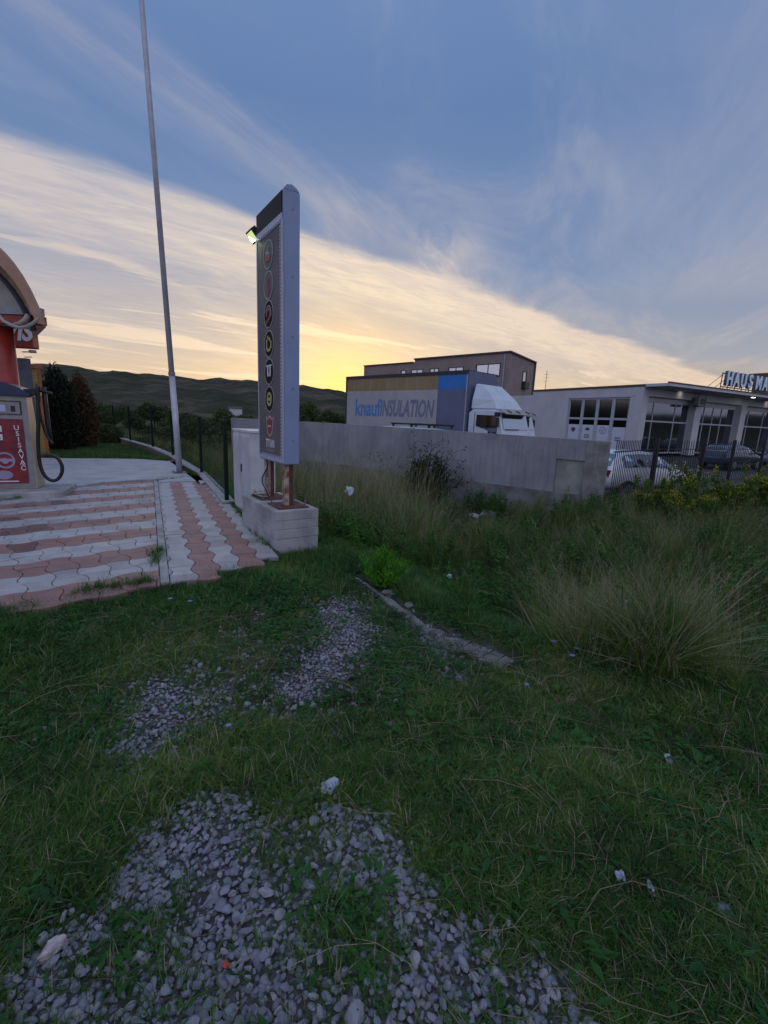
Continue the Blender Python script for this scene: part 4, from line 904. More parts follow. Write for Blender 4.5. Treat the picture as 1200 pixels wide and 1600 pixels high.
wbox('wall', BC, bL, nBL, LW+.01, LW+3, -.1, 3.9, .1, .4, M['bwhite'])
# four tall window bays in the left wall
bw = (OP[1]-OP[0])/4
for k in range(4):
    u0 = OP[0]+k*bw; u1 = u0+bw
    f_ = MB(); 
    def fb(a0, a1, z0, z1, dd0=.10, dd1=.18): 
        P = [BC+bL*a0-nBL*dd0, BC+bL*a1-nBL*dd0, BC+bL*a1-nBL*dd1, BC+bL*a0-nBL*dd1]; f_.prism([(p.x, p.y) for p in P], z0, z1)
    fb(u0+.002, u0+.12, 0, 3.558); fb(u1-.12, u1-.002, 0, 3.558); fb(u0+.121, u1-.121, 3.44, 3.556); fb(u0+.121, u1-.121, 2.08, 2.22); fb(u0+.121, u1-.121, 0, .12)
    fo = f_.build('window', M['win_frame'], sb)
    MB().prism([(p.x, p.y) for p in (BC+bL*(u0+.12)-nBL*.15, BC+bL*(u1-.12)-nBL*.15, BC+bL*(u1-.12)-nBL*.16, BC+bL*(u0+.12)-nBL*.16)], .12, 3.44).build('pane', M['pane_dark'], fo)
    po = MB().prism([(p.x, p.y) for p in (BC+bL*(u0+.14)-nBL*.12, BC+bL*(u1-.14)-nBL*.12, BC+bL*(u1-.14)-nBL*.135, BC+bL*(u0+.14)-nBL*.135)], .13, 1.72 if k != 0 else 1.62).build('poster', M['poster'], fo)
    cu_ = BC+bL*((u0+u1)/2)-nBL*.119+Vector((0, 0, 1.38)); 
    def pt2(x, y): return cu_-bL*x+Vector((0, 0, y))
    if k == 1: pts_ = [pt2(.24*cos(a_), .24*sin(a_)) for a_ in np.linspace(0, 2*pi, 9)[:-1]]; mb = MB(); mb.tube(pts_, .016, 4, closed=True); mb.tube([pt2(-.1, -.1), pt2(.1, .1)], .014, 4); mb.tube([pt2(-.2, .05), pt2(0, .0), pt2(.05, -.2)], .012, 4); mb.build('poster_emblem', M['ink'], fo)
    elif k == 3: MB().slabp([pt2(x, y) for x, y in ((-.2, .15), (-.12, .05), (-.04, .14), (.04, .14), (.12, .05), (.2, .15), (.17, -.08), (.08, -.15), (0, -.22), (-.08, -.15), (-.17, -.08))], nBL, .006).build('poster_emblem', M['ink'], fo)
    elif k == 2: MB().slabp([pt2(x, y) for x, y in ((-.2, -.05), (.2, -.05), (.16, .08), (.06, .15), (-.06, .15), (-.16, .08))], nBL, .006).build('poster_emblem', M['ink'], fo)
    if k in (0, 2):
        zt_ = -.42 if k == 2 else -.5
        mb = MB()
        for r_ in range(2):
            for c_ in range(4): mb.slabp([pt2(-.2+c_*.11, zt_-r_*.15), pt2(-.12+c_*.11, zt_-r_*.15), pt2(-.12+c_*.11, zt_+.09-r_*.15), pt2(-.2+c_*.11, zt_+.09-r_*.15)], nBL, .006)
        mb.build('poster_print', M['ink'], fo)
# right facade: recessed glazing between pillars
FL = 34.0; REC = .5
piers = [(-.0, .60), (6.15, 6.95), (12.45, 13.25), (18.8, 19.6), (25.2, 26.0), (33.2, 34.0)]
for a0, a1 in piers: wbox('pillar', BC, bR, nBR, a0, a1, -.1, 3.62, 0, .55 if a0 else .55, M['bwhite'])
wbox('lintel', BC, bR, nBR, 0, FL, 3.622, 4.13, .02, .7, M['bwhite'])
for i, ((_, a0), (a1, _)) in enumerate(zip(piers[:-1], piers[1:])):
    wbox('wall_head', BC, bR, nBR, a0+.002, a1-.002, 3.35, 3.62, .40, .55, M['bwhite'])
    w_ = a1-a0; us = [a0, a0+w_*.25, a0+w_*.70, a1] if i % 2 == 0 else [a0, a0+w_*.22, a0+w_*.44, a0+w_*.66, a1]
    f_ = MB()
    def fb2(x0, x1, z0, z1):
        P = [BC+bR*x0-nBR*.42, BC+bR*x1-nBR*.42, BC+bR*x1-nBR*.50, BC+bR*x0-nBR*.50]; f_.prism([(p.x, p.y) for p in P], z0, z1)
    fb2(a0+.002, a1-.002, 3.27, 3.348); fb2(a0+.002, a1-.002, 2.05, 2.15); fb2(a0+.002, a1-.002, 0, .1)
    for u in us:
        u_ = min(max(u, a0+.04), a1-.04); fb2(u_-.035, u_+.035, .102, 2.048); fb2(u_-.035, u_+.035, 2.152, 3.268)
    fo = f_.build('shop_window', M['win_frame'], sb)
    for x0, x1 in zip(us[:-1], us[1:]):
        for z0, z1 in ((.1, 2.05), (2.15, 3.27)):
            MB().prism([(p.x, p.y) for p in (BC+bR*(x0+.03)-nBR*.455, BC+bR*(x1-.03)-nBR*.455, BC+bR*(x1-.03)-nBR*.463, BC+bR*(x0+.03)-nBR*.463)], z0, z1).build('pane', M['glass'], fo)
# overhanging roof
ov = 1.55
P = [BC-bL*ov, BC-bL*ov+bR*FL, BC+bL*LW+bR*FL, BC+bL*LW*.98+bR*.36, BC+bR*.36]
P = [BC-bL*ov+bR*0, BC-bL*ov+bR*FL, BC+bL*10+bR*FL, BC+bL*10+bR*.36, BC+bR*.36, BC+bR*0]
MB().prism([(p.x, p.y) for p in P], 4.132, 4.30).build('roof', M['bwhite'], sb)
P = [BC-bL*(ov+.04)-bR*.04, BC-bL*(ov+.04)+bR*FL, BC-bL*(ov-.10)+bR*FL, BC-bL*(ov-.10)-bR*.04]
MB().prism([(p.x, p.y) for p in P], 4.302, 4.37).build('roof_edge', M['roof_edge'], sb)
# interior
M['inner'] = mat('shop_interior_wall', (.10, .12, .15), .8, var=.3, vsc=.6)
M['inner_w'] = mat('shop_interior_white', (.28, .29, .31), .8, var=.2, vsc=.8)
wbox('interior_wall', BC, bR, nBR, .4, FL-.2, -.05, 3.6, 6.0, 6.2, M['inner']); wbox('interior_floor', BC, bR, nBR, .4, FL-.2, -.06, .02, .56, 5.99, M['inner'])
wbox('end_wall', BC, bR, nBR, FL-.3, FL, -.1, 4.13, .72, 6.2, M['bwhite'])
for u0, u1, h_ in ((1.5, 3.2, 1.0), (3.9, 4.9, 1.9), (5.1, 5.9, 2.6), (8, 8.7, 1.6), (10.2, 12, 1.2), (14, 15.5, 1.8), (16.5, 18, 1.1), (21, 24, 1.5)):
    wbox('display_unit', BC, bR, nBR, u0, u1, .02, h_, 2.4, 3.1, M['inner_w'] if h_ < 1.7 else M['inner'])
M['lampw'] = mat('lamp_white', (.9, .9, .85), .4, em=(1, .96, .85), ems=6); M['lampo'] = mat('lamp_orange', (.9, .6, .2), .4, em=(1, .62, .18), ems=2.2)
def ball(mb, c, r, n=8):
    c = Vector(c); vs = [c+Vector((0, 0, -r))]; 
    for i in range(1, 5):
        th = -pi/2+pi*i/5
        vs += [c+Vector((r*cos(th)*cos(2*pi*k/n), r*cos(th)*sin(2*pi*k/n), r*sin(th))) for k in range(n)]
    vs += [c+Vector((0, 0, r))]; fs = [(0, 1+(k+1) % n, 1+k) for k in range(n)]
    for i in range(3): fs += [(1+i*n+k, 1+i*n+(k+1) % n, 1+(i+1)*n+(k+1) % n, 1+(i+1)*n+k) for k in range(n)]
    fs += [(1+3*n+k, 1+3*n+(k+1) % n, len(vs)-1) for k in range(n)]; return mb.add(vs, fs)
for k, (u, z, dd, mm_, r_) in enumerate(((1.5, 2.75, 1.2, 'lampo', .20), (4.1, 2.55, 2.0, 'lampw', .10), (3.6, 1.9, 2.2, 'lampw', .12), (4.9, 2.1, 2.0, 'lampw', .07), (15.0, 2.7, 1.5, 'lampw', .14), (3.9, 3.1, 2.4, 'lampo', .07))):
    c = BC+bR*u-nBR*dd+Vector((0, 0, z)); pt_ = thing('pendant_lamp', ['round orange pendant lamp glowing behind the leftmost pane of the shop', 'small bright white lamp in the middle upper pane of the first shop bay', 'bright white lamp just under the crossbar in the first shop bay', 'tiny white lamp right of the brighter ones in the first shop bay', 'small white lamp shining inside the third shop bay', 'tiny orange lamp near the top of the first shop bay'][k], 'lamp', c)
    ball(MB(), c, r_).build('bulb', M[mm_], pt_, smooth=True); MB().bar(c+Vector((0, 0, r_)), Vector((c.x, c.y, 3.6)), .01, 4).build('cord', M['plastic_black'], pt_)
# soffit downlight + two wall washers
for k, (u, dd, lab) in enumerate(((4.0, -.75, 'round recessed light in the shop canopy over the first bay'), (11.6, -.95, 'lit white recessed light in the shop canopy over the second bay'), (16.2, -.75, 'round recessed light in the shop canopy over the third bay'))):
    c = BC+bR*u-nBR*dd+Vector((0, 0, 4.115)); o = MB().bar(c, c+Vector((0, 0, .016)), .12, 12).build('canopy_light', M['lampw'] if k == 1 else M['ring']); tag(o, lab, 'light')
    if k != 1:
        ld = bpy.data.lights.new('canopy_beam', 'SPOT'); ld.energy = 3.5; ld.spot_size = radians(100); ld.color = (1, .95, .72); ld.shadow_soft_size = .25
        lo = bpy.data.objects.new('canopy_beam', ld); COL.objects.link(lo); lo.location = BC+bR*u+nBR*.25+Vector((0, 0, 4.09)); lo.rotation_euler = (-nBR*.9+Vector((0, 0, -.6))).to_track_quat('-Z', 'Y').to_euler()
# air conditioner
acu = 6.15; c = BC+bR*5.9+nBR*.32+Vector((0, 0, 3.55)); ac = thing('air_conditioner', 'grey air conditioner unit hanging under the shop canopy by the second pillar', 'air conditioner', c)
MB().box(c, .42, .17, .30, bR).build('casing', M['vac_frame'], ac, bevel=.02)
mb = MB(); mb.bar(c+nBR*.171-bR*.1, c+nBR*.18-bR*.1, .24, 18); mb.build('fan_grille', M['plastic_black'], ac)
MB().box(c+nBR*.174+bR*.28, .11, .003, .26, bR).build('side_grille', M['plastic_black'], ac)
mb = MB(); mb.box(c-U3*.32, .40, .16, .015, bR); mb.bar(c-nBR*.15-U3*.3, c-nBR*.15+U3*.5, .02, 4); mb.build('bracket', M['plastic_black'], ac)
# roof lettering HAUS MA
ls = thing('roof_sign', 'pale blue channel letters on a metal frame standing on the shop roof', 'sign', BC+bR*9-bL*1)
oA = BC-bL*1.3
lx = [7.05, 7.98, 8.90, 9.86, 11.05, 12.05]
for k, (chh, u) in enumerate(zip('HAUSMA', lx)):
    c = oA+bR*u+Vector((0, 0, 5.03)); text('letter', chh, 1.25, M['sign_letter'], c+nBR*.09, bR, UPZ, ls, .015, sx=.88, font_off=.035)
    text('letter_return', chh, 1.25, M['sign_side'], c-nBR*.02, bR, UPZ, ls, .085, sx=.88, font_off=.032)
mb = MB()
for z in (4.55, 5.40): mb.box(oA+bR*9.7-nBR*.18+Vector((0, 0, z)), 3.1, .03, .03, bR)
mb.build('frame_rail', M['roof_edge'], ls)
for u in (6.6, 7.5, 8.45, 9.4, 10.45, 11.6, 12.8):
    mb = MB(); mb.bar(oA+bR*u-nBR*.2+Vector((0, 0, 4.3)), oA+bR*u-nBR*.2+Vector((0, 0, 5.45)), .03, 4); mb.bar(oA+bR*(u-.8)-nBR*.8+Vector((0, 0, 4.3)), oA+bR*u-nBR*.2+Vector((0, 0, 5.3)), .02, 4); mb.build('frame_strut', M['roof_edge'], ls)
bx2 = BC+bR*22.3+bL*3
ch_ = thing('roof_unit', 'dark square ventilation unit on the shop roof behind the letters', 'ventilation unit', bx2)
MB().box(bx2+Vector((0, 0, 6.55)), 1.1, .9, .32, bR).build('hood', M['rust'], ch_, bevel=.05); MB().box(bx2+Vector((0, 0, 5.3)), .7, .6, .95, bR).build('shaft', M['roof_edge'], ch_)
an = thing('roof_aerial', 'thin aerial mast on the roof of the white shop building', 'aerial', BC+bL*9)
pA = onl(852, 606, BC, bL); MB().bar(V2(pA)+Vector((0, 0, 4.2)), V2(pA)+Vector((0, 0, 5.7)), .02, 4).build('mast', M['roof_edge'], an)
for k in range(3): MB().bar(V2(pA)+bL*-.3+Vector((0, 0, 4.9+.25*k)), V2(pA)+bL*.3+Vector((0, 0, 4.9+.25*k)), .01, 4).build('cross_rod', M['roof_edge'], an)
# cars parked before the shop
gl_ = 'cars parked in front of the shop'
def gcar(u, off, name, label, paint, hdg_):
    c_ = make_car(name, label, paint); p = BC+bR*u+nBR*off; p.z = float(ground(p.x, p.y))+.04; place(c_, p, hdg_); c_['group'] = gl_; return c_
gcar(2.6, 4.2, 'parked_car', 'dark blue car parked in front of the first shop bay', M['dark_paint'], 62)
gcar(9.0, 4.6, 'parked_car', 'grey blue car parked in front of the second shop bay', M['silver_paint'], 240)
gcar(14.6, 4.2, 'parked_car', 'dark grey blue car parked furthest right in front of the shop', M['dark_paint'], 62)
# ------------------------------------------------------------------ service station at the left
CD = 10.5
def at(x, y, Y_): d = ray(x, y); return Vector((d.x*Y_/d.y, Y_, EYE+d.z*Y_/d.y))
cx = Vector((1, 0, 0)); cyv = hd(-42)
sv = thing('service_station', 'car service building with an arched orange canopy and red column at the left edge', 'building', (-9, 12, 0))
outer = [at(x, y, CD) for x, y in ((72, 508), (66, 490), (58, 472), (48, 451), (36, 430), (22, 410), (8, 394), (-10, 377), (-35, 358), (-70, 340), (-110, 330), (-150, 328))]
inner = [at(x, y, CD) for x, y in ((62, 506), (54, 488), (46, 471), (37, 455), (26, 439), (13, 424), (0, 411), (-16, 397), (-40, 380), (-72, 365), (-110, 356), (-150, 354))]
n = len(outer); mb = MB(); mb.slabp(outer+inner[::-1], Vector((0, -1, 0)), .10); mb.build('canopy_fascia', M['orange'], sv)
mb = MB()
for i in range(n-1):
    a_, b_ = outer[i], outer[i+1]; mb.add([a_, b_, b_+cyv*2.6, a_+cyv*2.6, a_-Vector((.01, 0, .05)), b_-Vector((.01, 0, .05)), b_+cyv*2.6-Vector((.01, 0, .05)), a_+cyv*2.6-Vector((.01, 0, .05))], [(0, 1, 2, 3), (7, 6, 5, 4), (0, 4, 5, 1), (2, 6, 7, 3)])
mb.build('canopy_roof', M['orange'], sv)
rib = [p+cyv*.35+Vector((-.10, 0, -.10)) for p in inner]
mb = MB(); mb.tube(rib, .06, 6); mb.build('canopy_rib', M['tarp_rim'], sv)
gb = [p+cyv*.7+Vector((-.12, 0, -.05)) for p in inner]; zb_ = at(0, 488, CD+.5).z
mb = MB(); mb.slabp(gb+[Vector((gb[-1].x, gb[-1].y, zb_))], cyv, .05); mb.build('gable_panel', M['cream'], sv)
e0 = at(58, 492, CD+.2); mb = MB(); mb.box(Vector((e0.x-2.0, e0.y+.2, e0.z-.09)), 2.0, .08, .09); mb.build('beam', M['red'], sv)
mb = MB(); mb.box(Vector((e0.x-2.0, e0.y+.16, e0.z+.09)), 2.0, .08, .08); mb.build('beam', M['vac_frame'], sv)
cc = at(9, 560, 11.2); mb = MB(); mb.bar(Vector((cc.x, cc.y, 0)), Vector((cc.x, cc.y, at(9, 508, 11.2).z+.05)), .21, 20); mb.build('column', M['red_col'], sv, smooth=True)
mb = MB(); mb.bar(Vector((cc.x, cc.y, at(9, 512, 11.2).z+.02)), Vector((cc.x, cc.y, at(9, 505, 11.2).z)), .26, 20); mb.build('column_collar', M['cream'], sv)
pts = [at(x, y, CD-.1) for x, y in ((-10, 470), (-2, 492), (6, 502), (18, 508), (30, 512), (42, 510), (52, 505), (60, 497))]
MB().tube(pts, .035, 8).build('looping_pipe', M['cream'], sv, smooth=True)
MB().tube([at(x, y, CD) for x, y in ((22, 508), (32, 505), (40, 499), (44, 492))], .05, 8).build('short_pipe', M['cream'], sv, smooth=True)
# wall sign: red box with white slanted letters
sA = at(14, 545, 13.5); sB = at(58, 545, 13.5); sBt = at(56, 510, 13.5)
bd = Vector((1, .18, 0)).normalized()
Lw = at(57, 543, 13.5)
sgn = thing('wall_sign', 'red box sign with slanted white letters hanging at the left building', 'sign', Lw)
mb = MB(); ccn = Lw-bd*1.1+Vector((0, 0, .32)); mb.box(ccn, 1.1, .16, .36, bd); mb.build('sign_box', M['red'], sgn, bevel=.02)
text('lettering', 'VIS', .66, M['icon_white'], ccn+bd*.74-Vector((-bd.y, bd.x, 0))*.172+Vector((0, 0, .04)), bd, UPZ, sgn, .012, shear=.25, sx=.80, font_off=.035)
# grey wall and window block under the sign
q0 = at(22, 604, 13.7); mb = MB(); w_ = at(40, 560, 13.7); mb.box(Vector((w_.x-2.0, w_.y+.1, 1.4)), 2.0, .08, 1.45); mb.build('grey_wall', M['grey_wall'], sv)
pL = at(-40, 565, 13.2); pR = at(62, 574, 14.2); dW = (V2(pR)-V2(pL)).normalized(); zt_ = pR.z; LWn = (V2(pR)-V2(pL)).length
mb = MB(); mb.box(V2(pL)+dW*LWn/2+Vector((0, 0, zt_/2-.02)), LWn/2, .05, zt_/2-.03, dW); mb.build('blind', M['blind'], sv)
nW = Vector((dW.y, -dW.x, 0))
for k in range(5):
    u = LWn-k*.42; mb = MB(); mb.box(V2(pL)+dW*(u-.03)+nW*.06+Vector((0, 0, zt_/2-.05)), .035, .03, zt_/2-.05, dW); mb.build('window_mullion', M['orange_frame'], sv)
mb = MB(); mb.box(V2(pL)+dW*LWn/2+nW*.03+Vector((0, 0, zt_+.0)), LWn/2+.06, .10, .045, dW); mb.build('window_head', M['orange_frame'], sv)
# cctv camera on an arm
cp = at(50, 551, 13.4); ct = thing('security_camera', 'small camera on an arm beside the red wall sign', 'camera', cp)
MB().bar(cp+Vector((-.35, .1, .02)), cp+Vector((.02, 0, .02)), .015, 6).build('arm', M['vac_frame'], ct); MB().bar(cp+Vector((-.30, .1, -.12)), cp+Vector((-.02, 0, -.12)), .012, 6).build('lower_arm', M['vac_frame'], ct); MB().box(cp+Vector((.02, 0, .03)), .09, .04, .04).build('housing', M['vac_frame'], ct, bevel=.01)
# ------------------------------------------------------------------ vacuum machine
VH = 68
vx = hd(VH); vn_ = Vector((vx.y, -vx.x, 0)); vc = gz(60, 765, .08); VW, VDp, VT = 1.05, .42, 1.80
plc = V2(vc)-vx*1.0-vn_*.10
tag(MB().box(plc+Vector((0, 0, .02)), 1.45, .50, .075, vx).build('machine_plinth', M['concrete'], bevel=.012), 'low concrete kerb island under the red vacuum machine', 'plinth')
vm = thing('vacuum_machine', 'red and beige coin operated vacuum machine with dark arched hood and black hose', 'vacuum machine', V2(vc)+Vector((0, 0, .09)))
def vq(u, d, z): return V2(vc)-vx*u-vn_*d+Vector((0, 0, .095+z))     # u from right front corner leftwards, d depth back
lean = .045
mb = MB(); P = [vq(0, 0, 0), vq(VW, 0, 0), vq(VW, VDp, 0), vq(0, VDp, 0), vq(lean, lean, VT-.2), vq(VW-lean, lean, VT-.2), vq(VW-lean, VDp-lean, VT-.2), vq(lean, VDp-lean, VT-.2)]
mb.add(P, [(3, 2, 1, 0), (4, 5, 6, 7), (0, 1, 5, 4), (1, 2, 6, 5), (2, 3, 7, 6), (3, 0, 4, 7)]); mb.build('housing', M['vac_side'], vm, bevel=.012)
def vf(name, u0, u1, z0, z1, pr, th, mt_, par=None):
    f_ = lambda u, z: vq(u, lean*z/(VT-.2)-pr, z); return MB().slabp([f_(u0, z0), f_(u1, z0), f_(u1, z1), f_(u0, z1)], vn_, th).build(name, mt_, par or vm)
vf('front_frame', .03, VW-.03, .04, 1.55, .001, .010, M['vac_frame']); 
vf('printed_panel', .115, VW-.10, .10, 1.20, .012, .006, M['vac_red']); 
cp_ = vf('coin_panel', .12, VW-.12, 1.27, 1.50, .012, .012, M['plastic_black']); vf('coin_panel_face', .135, VW-.14, 1.285, 1.48, .025, .006, M['vac_frame'], cp_); vf('display', .33, .58, 1.32, 1.43, .032, .004, M['screen'], cp_); vf('coin_slot', .20, .26, 1.32, 1.42, .032, .004, M['plastic_black'], cp_)
for k, chh in enumerate('USISAVAČ'):
    z = 1.05-k*.098; f_ = vq(.215-.006*k, lean*z/1.6-.0195, z); text('letter', chh, .115, M['icon_white'], f_, vx, UPZ, vm, .001, sx=1.0, font_off=.008)
def vdisc(name, u, z, r, mt_, pr=.0195, sq=1, r0=0, n=20):
    mb_ = MB()
    if r0:
        vs = []
        for k in range(n):
            a_ = 2*pi*k/n
            for rr_, dd_ in ((r0, 0), (r, 0), (r, .003), (r0, .003)): vs.append(vq(u+rr_*cos(a_), lean*z/1.6-pr-dd_, z+rr_*sq*sin(a_)))
        mb_.add(vs, [(4*k+i, 4*k+(i+1) % 4, (4*k+4+(i+1) % 4) % (4*n), (4*k+4+i) % (4*n)) for k in range(n) for i in range(4)])
    else: mb_.slabp([vq(u+r*cos(2*pi*k/n), lean*z/1.6-pr, z+r*sq*sin(2*pi*k/n)) for k in range(n)], vn_, .002)
    return mb_.build(name, mt_, vm)
vdisc('printed_steering_wheel', .42, .50, .14, M['lilac'], r0=.11); vf('printed_wheel_spoke', .30, .54, .48, .53, .0195, .003, M['lilac']); vdisc('printed_wheel_hub', .42, .49, .05, M['lilac'], pr=.023)
vdisc('printed_headlamp', .46, .25, .13, M['lilac'], sq=.6); vf('printed_strip', .26, .58, .13, .15, .0195, .003, M['icon_white'])
for k in range(3):
    for j_ in range(2):
        u = .42+.16*k; z = 1.03-.14*j_; vf('printed_pictogram', u, u+.11, z-.05, z+.05, .0195, .003, M['icon_white']); vf('pictogram_mark', u+.03, u+.085, z-.035, z+.0, .0235, .002, M['vac_red'])
# arched hood
hp = []
for k in range(9):
    u = -.03+(VW+.06)*k/8; hp.append((u, 1.60+.02+.20*sin(pi*min(max((u+.03)/(VW+.06), 0), 1))**.7))
mb = MB(); P = [vq(u, -.02, z) for u, z in [(-.03, 1.585)]+hp[0:]+[(VW+.03, 1.585)]]; mb.slabp(P, -vn_, VDp+.06); mb.build('hood', M['vac_blue'], vm, bevel=.006)
mb = MB(); mb.bar(vq(.0, .22, 1.72), vq(-.30, .22, 1.66), .025, 8); mb.box(vq(-.02, .22, 1.66), .10, .12, .05, vx); mb.build('hose_bracket', M['plastic_black'], vm)
# hose: up from the lower loop over the bracket and down to the nozzle
def hp_(x, y, dd=.1): return onl(x, y, V2(vc)-vn_*dd, vx)
pts = [hp_(x, y) for x, y in ((60, 603), (59, 620), (60, 650), (59.5, 680), (60, 700), (62, 722), (67, 738), (75, 748), (84, 751), (92, 747), (97, 737), (96, 725), (89, 715), (78, 711), (69, 712))]
def cr(pts, k=5):
    o = []
    for i in range(len(pts)-1):
        p0, p1, p2, p3 = pts[max(i-1, 0)], pts[i], pts[i+1], pts[min(i+2, len(pts)-1)]
        for j in range(k):
            t_ = j/k; o.append(.5*((2*p1)+(p2-p0)*t_+(2*p0-5*p1+4*p2-p3)*t_*t_+(3*p1-p0-3*p2+p3)*t_**3))
    return o+[pts[-1]]
MB().tube(cr(pts), .030, 8).build('hose', M['hose'], vm, smooth=True)
MB().tube(cr([hp_(x, y, .2) for x, y in ((57, 600), (61, 635), (66, 660), (73, 680), (82, 694))]), .022, 8).build('nozzle_hose', M['hose'], vm, smooth=True)
MB().tube([hp_(x, y, .25) for x, y in ((68, 604), (71, 630), (75, 665), (81, 692))], .03, 8, rs=[.035, .04, .04, .02]).build('nozzle', M['plastic_black'], vm, smooth=True)
# ------------------------------------------------------------------ foliage builders
def leafcloud(rng, lobes, n, size, mt_, name, aspect=1.7, droop=0):
    "lobes: (cx,cy,cz,rx,ry,rz); leaves mostly in the outer shell with gaps"
    vol = np.array([l[3]*l[4]*l[5] for l in lobes]); idx = rng.choice(len(lobes), n, p=vol/vol.sum()); Lb = np.array(lobes)[idx]
    d = rng.normal(size=(n, 3)); d /= np.linalg.norm(d, axis=1)[:, None]; r = rng.uniform(.25, 1, n)**.5
    clump = 1+.22*np.sin(d[:, 0]*5+idx)*np.sin(d[:, 1]*6+1)*np.sin(d[:, 2]*5+2)
    c = Lb[:, :3]+d*Lb[:, 3:]*(r*clump)[:, None]
    u = rng.normal(size=(n, 3)); u[:, 2] += droop; u /= np.linalg.norm(u, axis=1)[:, None]; v_ = np.cross(u, rng.normal(size=(n, 3))); v_ /= np.linalg.norm(v_, axis=1)[:, None]
    s = size*rng.uniform(.6, 1.4, n)[:, None]; P = np.stack([c-u*s*aspect, c-v_*s*.6, c+u*s*aspect, c+v_*s*.6], 1).reshape(-1, 3)
    me = bpy.data.meshes.new(name); f = np.arange(4*n).reshape(-1, 4); me.vertices.add(4*n); me.vertices.foreach_set('co', P.ravel()); me.loops.add(4*n); me.loops.foreach_set('vertex_index', f.ravel().astype(np.int32))
    me.polygons.add(n); me.polygons.foreach_set('loop_start', np.arange(0, 4*n, 4, dtype=np.int32)); me.polygons.foreach_set('loop_total', np.full(n, 4, np.int32)); me.update(calc_edges=True); me.materials.append(mt_); return me
rg = np.random.default_rng(21)
# cypresses
def cypress(p, h, r, mt_, label, brown=False):
    t_ = thing('cypress_tree', label, 'tree', p)
    lob = [(0, 0, h*f, r*w_, r*w_, h*.14) for f, w_ in ((.10, .85), (.22, 1.0), (.35, 1.05), (.48, 1.02), (.60, .95), (.72, .82), (.83, .60), (.91, .34))]
    lob += [(r*.5*cos(k*1.7), r*.5*sin(k*1.7), h*(.2+.08*k), r*.4, r*.4, h*.12) for k in range(7)]
    link('crown', leafcloud(rg, lob, 12000, .030, mt_, 'crown', 2.2, 1.6), t_, p); MB().bar(p, p+Vector((0, 0, h*.7)), .07, 8, .02).build('trunk', M['bark'], t_)
c1 = gz(93, 704); c2_ = gz(134, 700)
cypress(c1+Vector((.10, 0, 0)), 2.85, .60, M['cyp'], 'dark green cypress, left one of the pair behind the concrete slab'); cypress(c2_+Vector((-.12, .1, 0)), 2.72, .56, M['cypb'], 'browned dry cypress, right one of the pair behind the concrete slab')
cypress(c2_+Vector((-.40, -.25, 0)), 2.45, .55, M['cyp'], 'shorter dark cypress squeezed between the dark and the brown one')
# roadside bushes beyond the fence
bm_ = [leafcloud(np.random.default_rng(40+k), [(RNG.uniform(-1, 1)*.9, RNG.uniform(-1, 1)*.9, .8+RNG.uniform(0, 1.5), RNG.uniform(.6, 1.1), RNG.uniform(.6, 1.1), RNG.uniform(.5, .95)) for _ in range(7)], 3200, .075, M['bush'], 'crown') for k in range(4)]
trk = MB().bar((0, 0, -.2), (0.1, 0, 1.3), .07, 6, .04).bar((.05, 0, .6), (.5, .2, 1.6), .04, 5, .02).bar((.05, 0, .6), (-.4, -.3, 1.5), .04, 5, .02).mesh('trunk', M['bark'])
def bush(p, s_, k, label, group):
    t_ = thing('roadside_bush', label, 'bush', p, group); t_.rotation_euler = (0, 0, rg.uniform(0, 6)); t_.scale = (s_*rg.uniform(.9, 1.3), s_, s_*rg.uniform(.85, 1.1))
    for nm, me in (('crown', bm_[k % 4]), ('trunk', trk)):
        o = bpy.data.objects.new(nm, me); COL.objects.link(o); o.parent = t_
gp = 'bushes beyond the green mesh fence'
k = 0
for az, r, s_ in [(-37, 34, 1.1), (-35, 44, 1.4), (-33.5, 36, .8), (-32, 46, 1.5), (-30.5, 34, .9), (-29.5, 50, 1.6), (-28, 38, 1.1), (-26.7, 46, 1.6), (-25.5, 30, .9), (-24.5, 40, 1.2), (-23.2, 32, 1.0), (-22, 26, .85), (-21, 34, 1.0), (-19.8, 24, .85), (-18.6, 30, 1.0), (-17.5, 36, .9), (-16, 30, .8), (-14.4, 33, .8), (-34.5, 24, .5), (-31.5, 23, .5), (-27.5, 22, .55), (-24, 19, .5), (-21.5, 17, .5), (-39, 40, 1.3), (-42, 44, 1.5), (-46, 40, 1.4)]:
    p = hd(az)*r; p.z = float(ground(p.x, p.y))-.3; bush(p, s_*(.62 if r > 33 else .8), k, 'leafy green bush among the scrub beyond the green mesh fence', gp); k += 1
for az, r, s_ in [(-11.2, 36, .75), (-9.8, 40, .95), (-8.4, 38, .75), (-6.8, 42, .85), (-5.6, 46, .8), (-12.5, 34, .8)]:
    p = hd(az)*r; p.z = float(ground(p.x, p.y))-.2; bush(p, s_, k, 'dark bush seen over the concrete wall to the right of the sign', 'bushes over the concrete wall'); k += 1
# far farmhouse
hp0 = hd(-18.2)*210; hs = thing('farmhouse', 'tiny pale house far off at the foot of the hills', 'house', hp0)
MB().box(hp0+Vector((0, 0, 1.6)), 2.6, 1.8, 1.5, hd(60)).build('wall', M['bwhite'], hs)
mb = MB(); d_ = hd(60); s_ = Vector((-d_.y, d_.x, 0)); P = [hp0+d_*i*2.8+s_*j*2.0+Vector((0, 0, 3.1)) for i in (-1, 1) for j in (-1, 1)]+[hp0-d_*2.8+Vector((0, 0, 4.1)), hp0+d_*2.8+Vector((0, 0, 4.1))]
mb.add(P, [(0, 1, 4), (2, 5, 3), (0, 4, 5, 2), (1, 3, 5, 4), (0, 2, 3, 1)]); mb.build('roof', M['roof_edge'], hs)
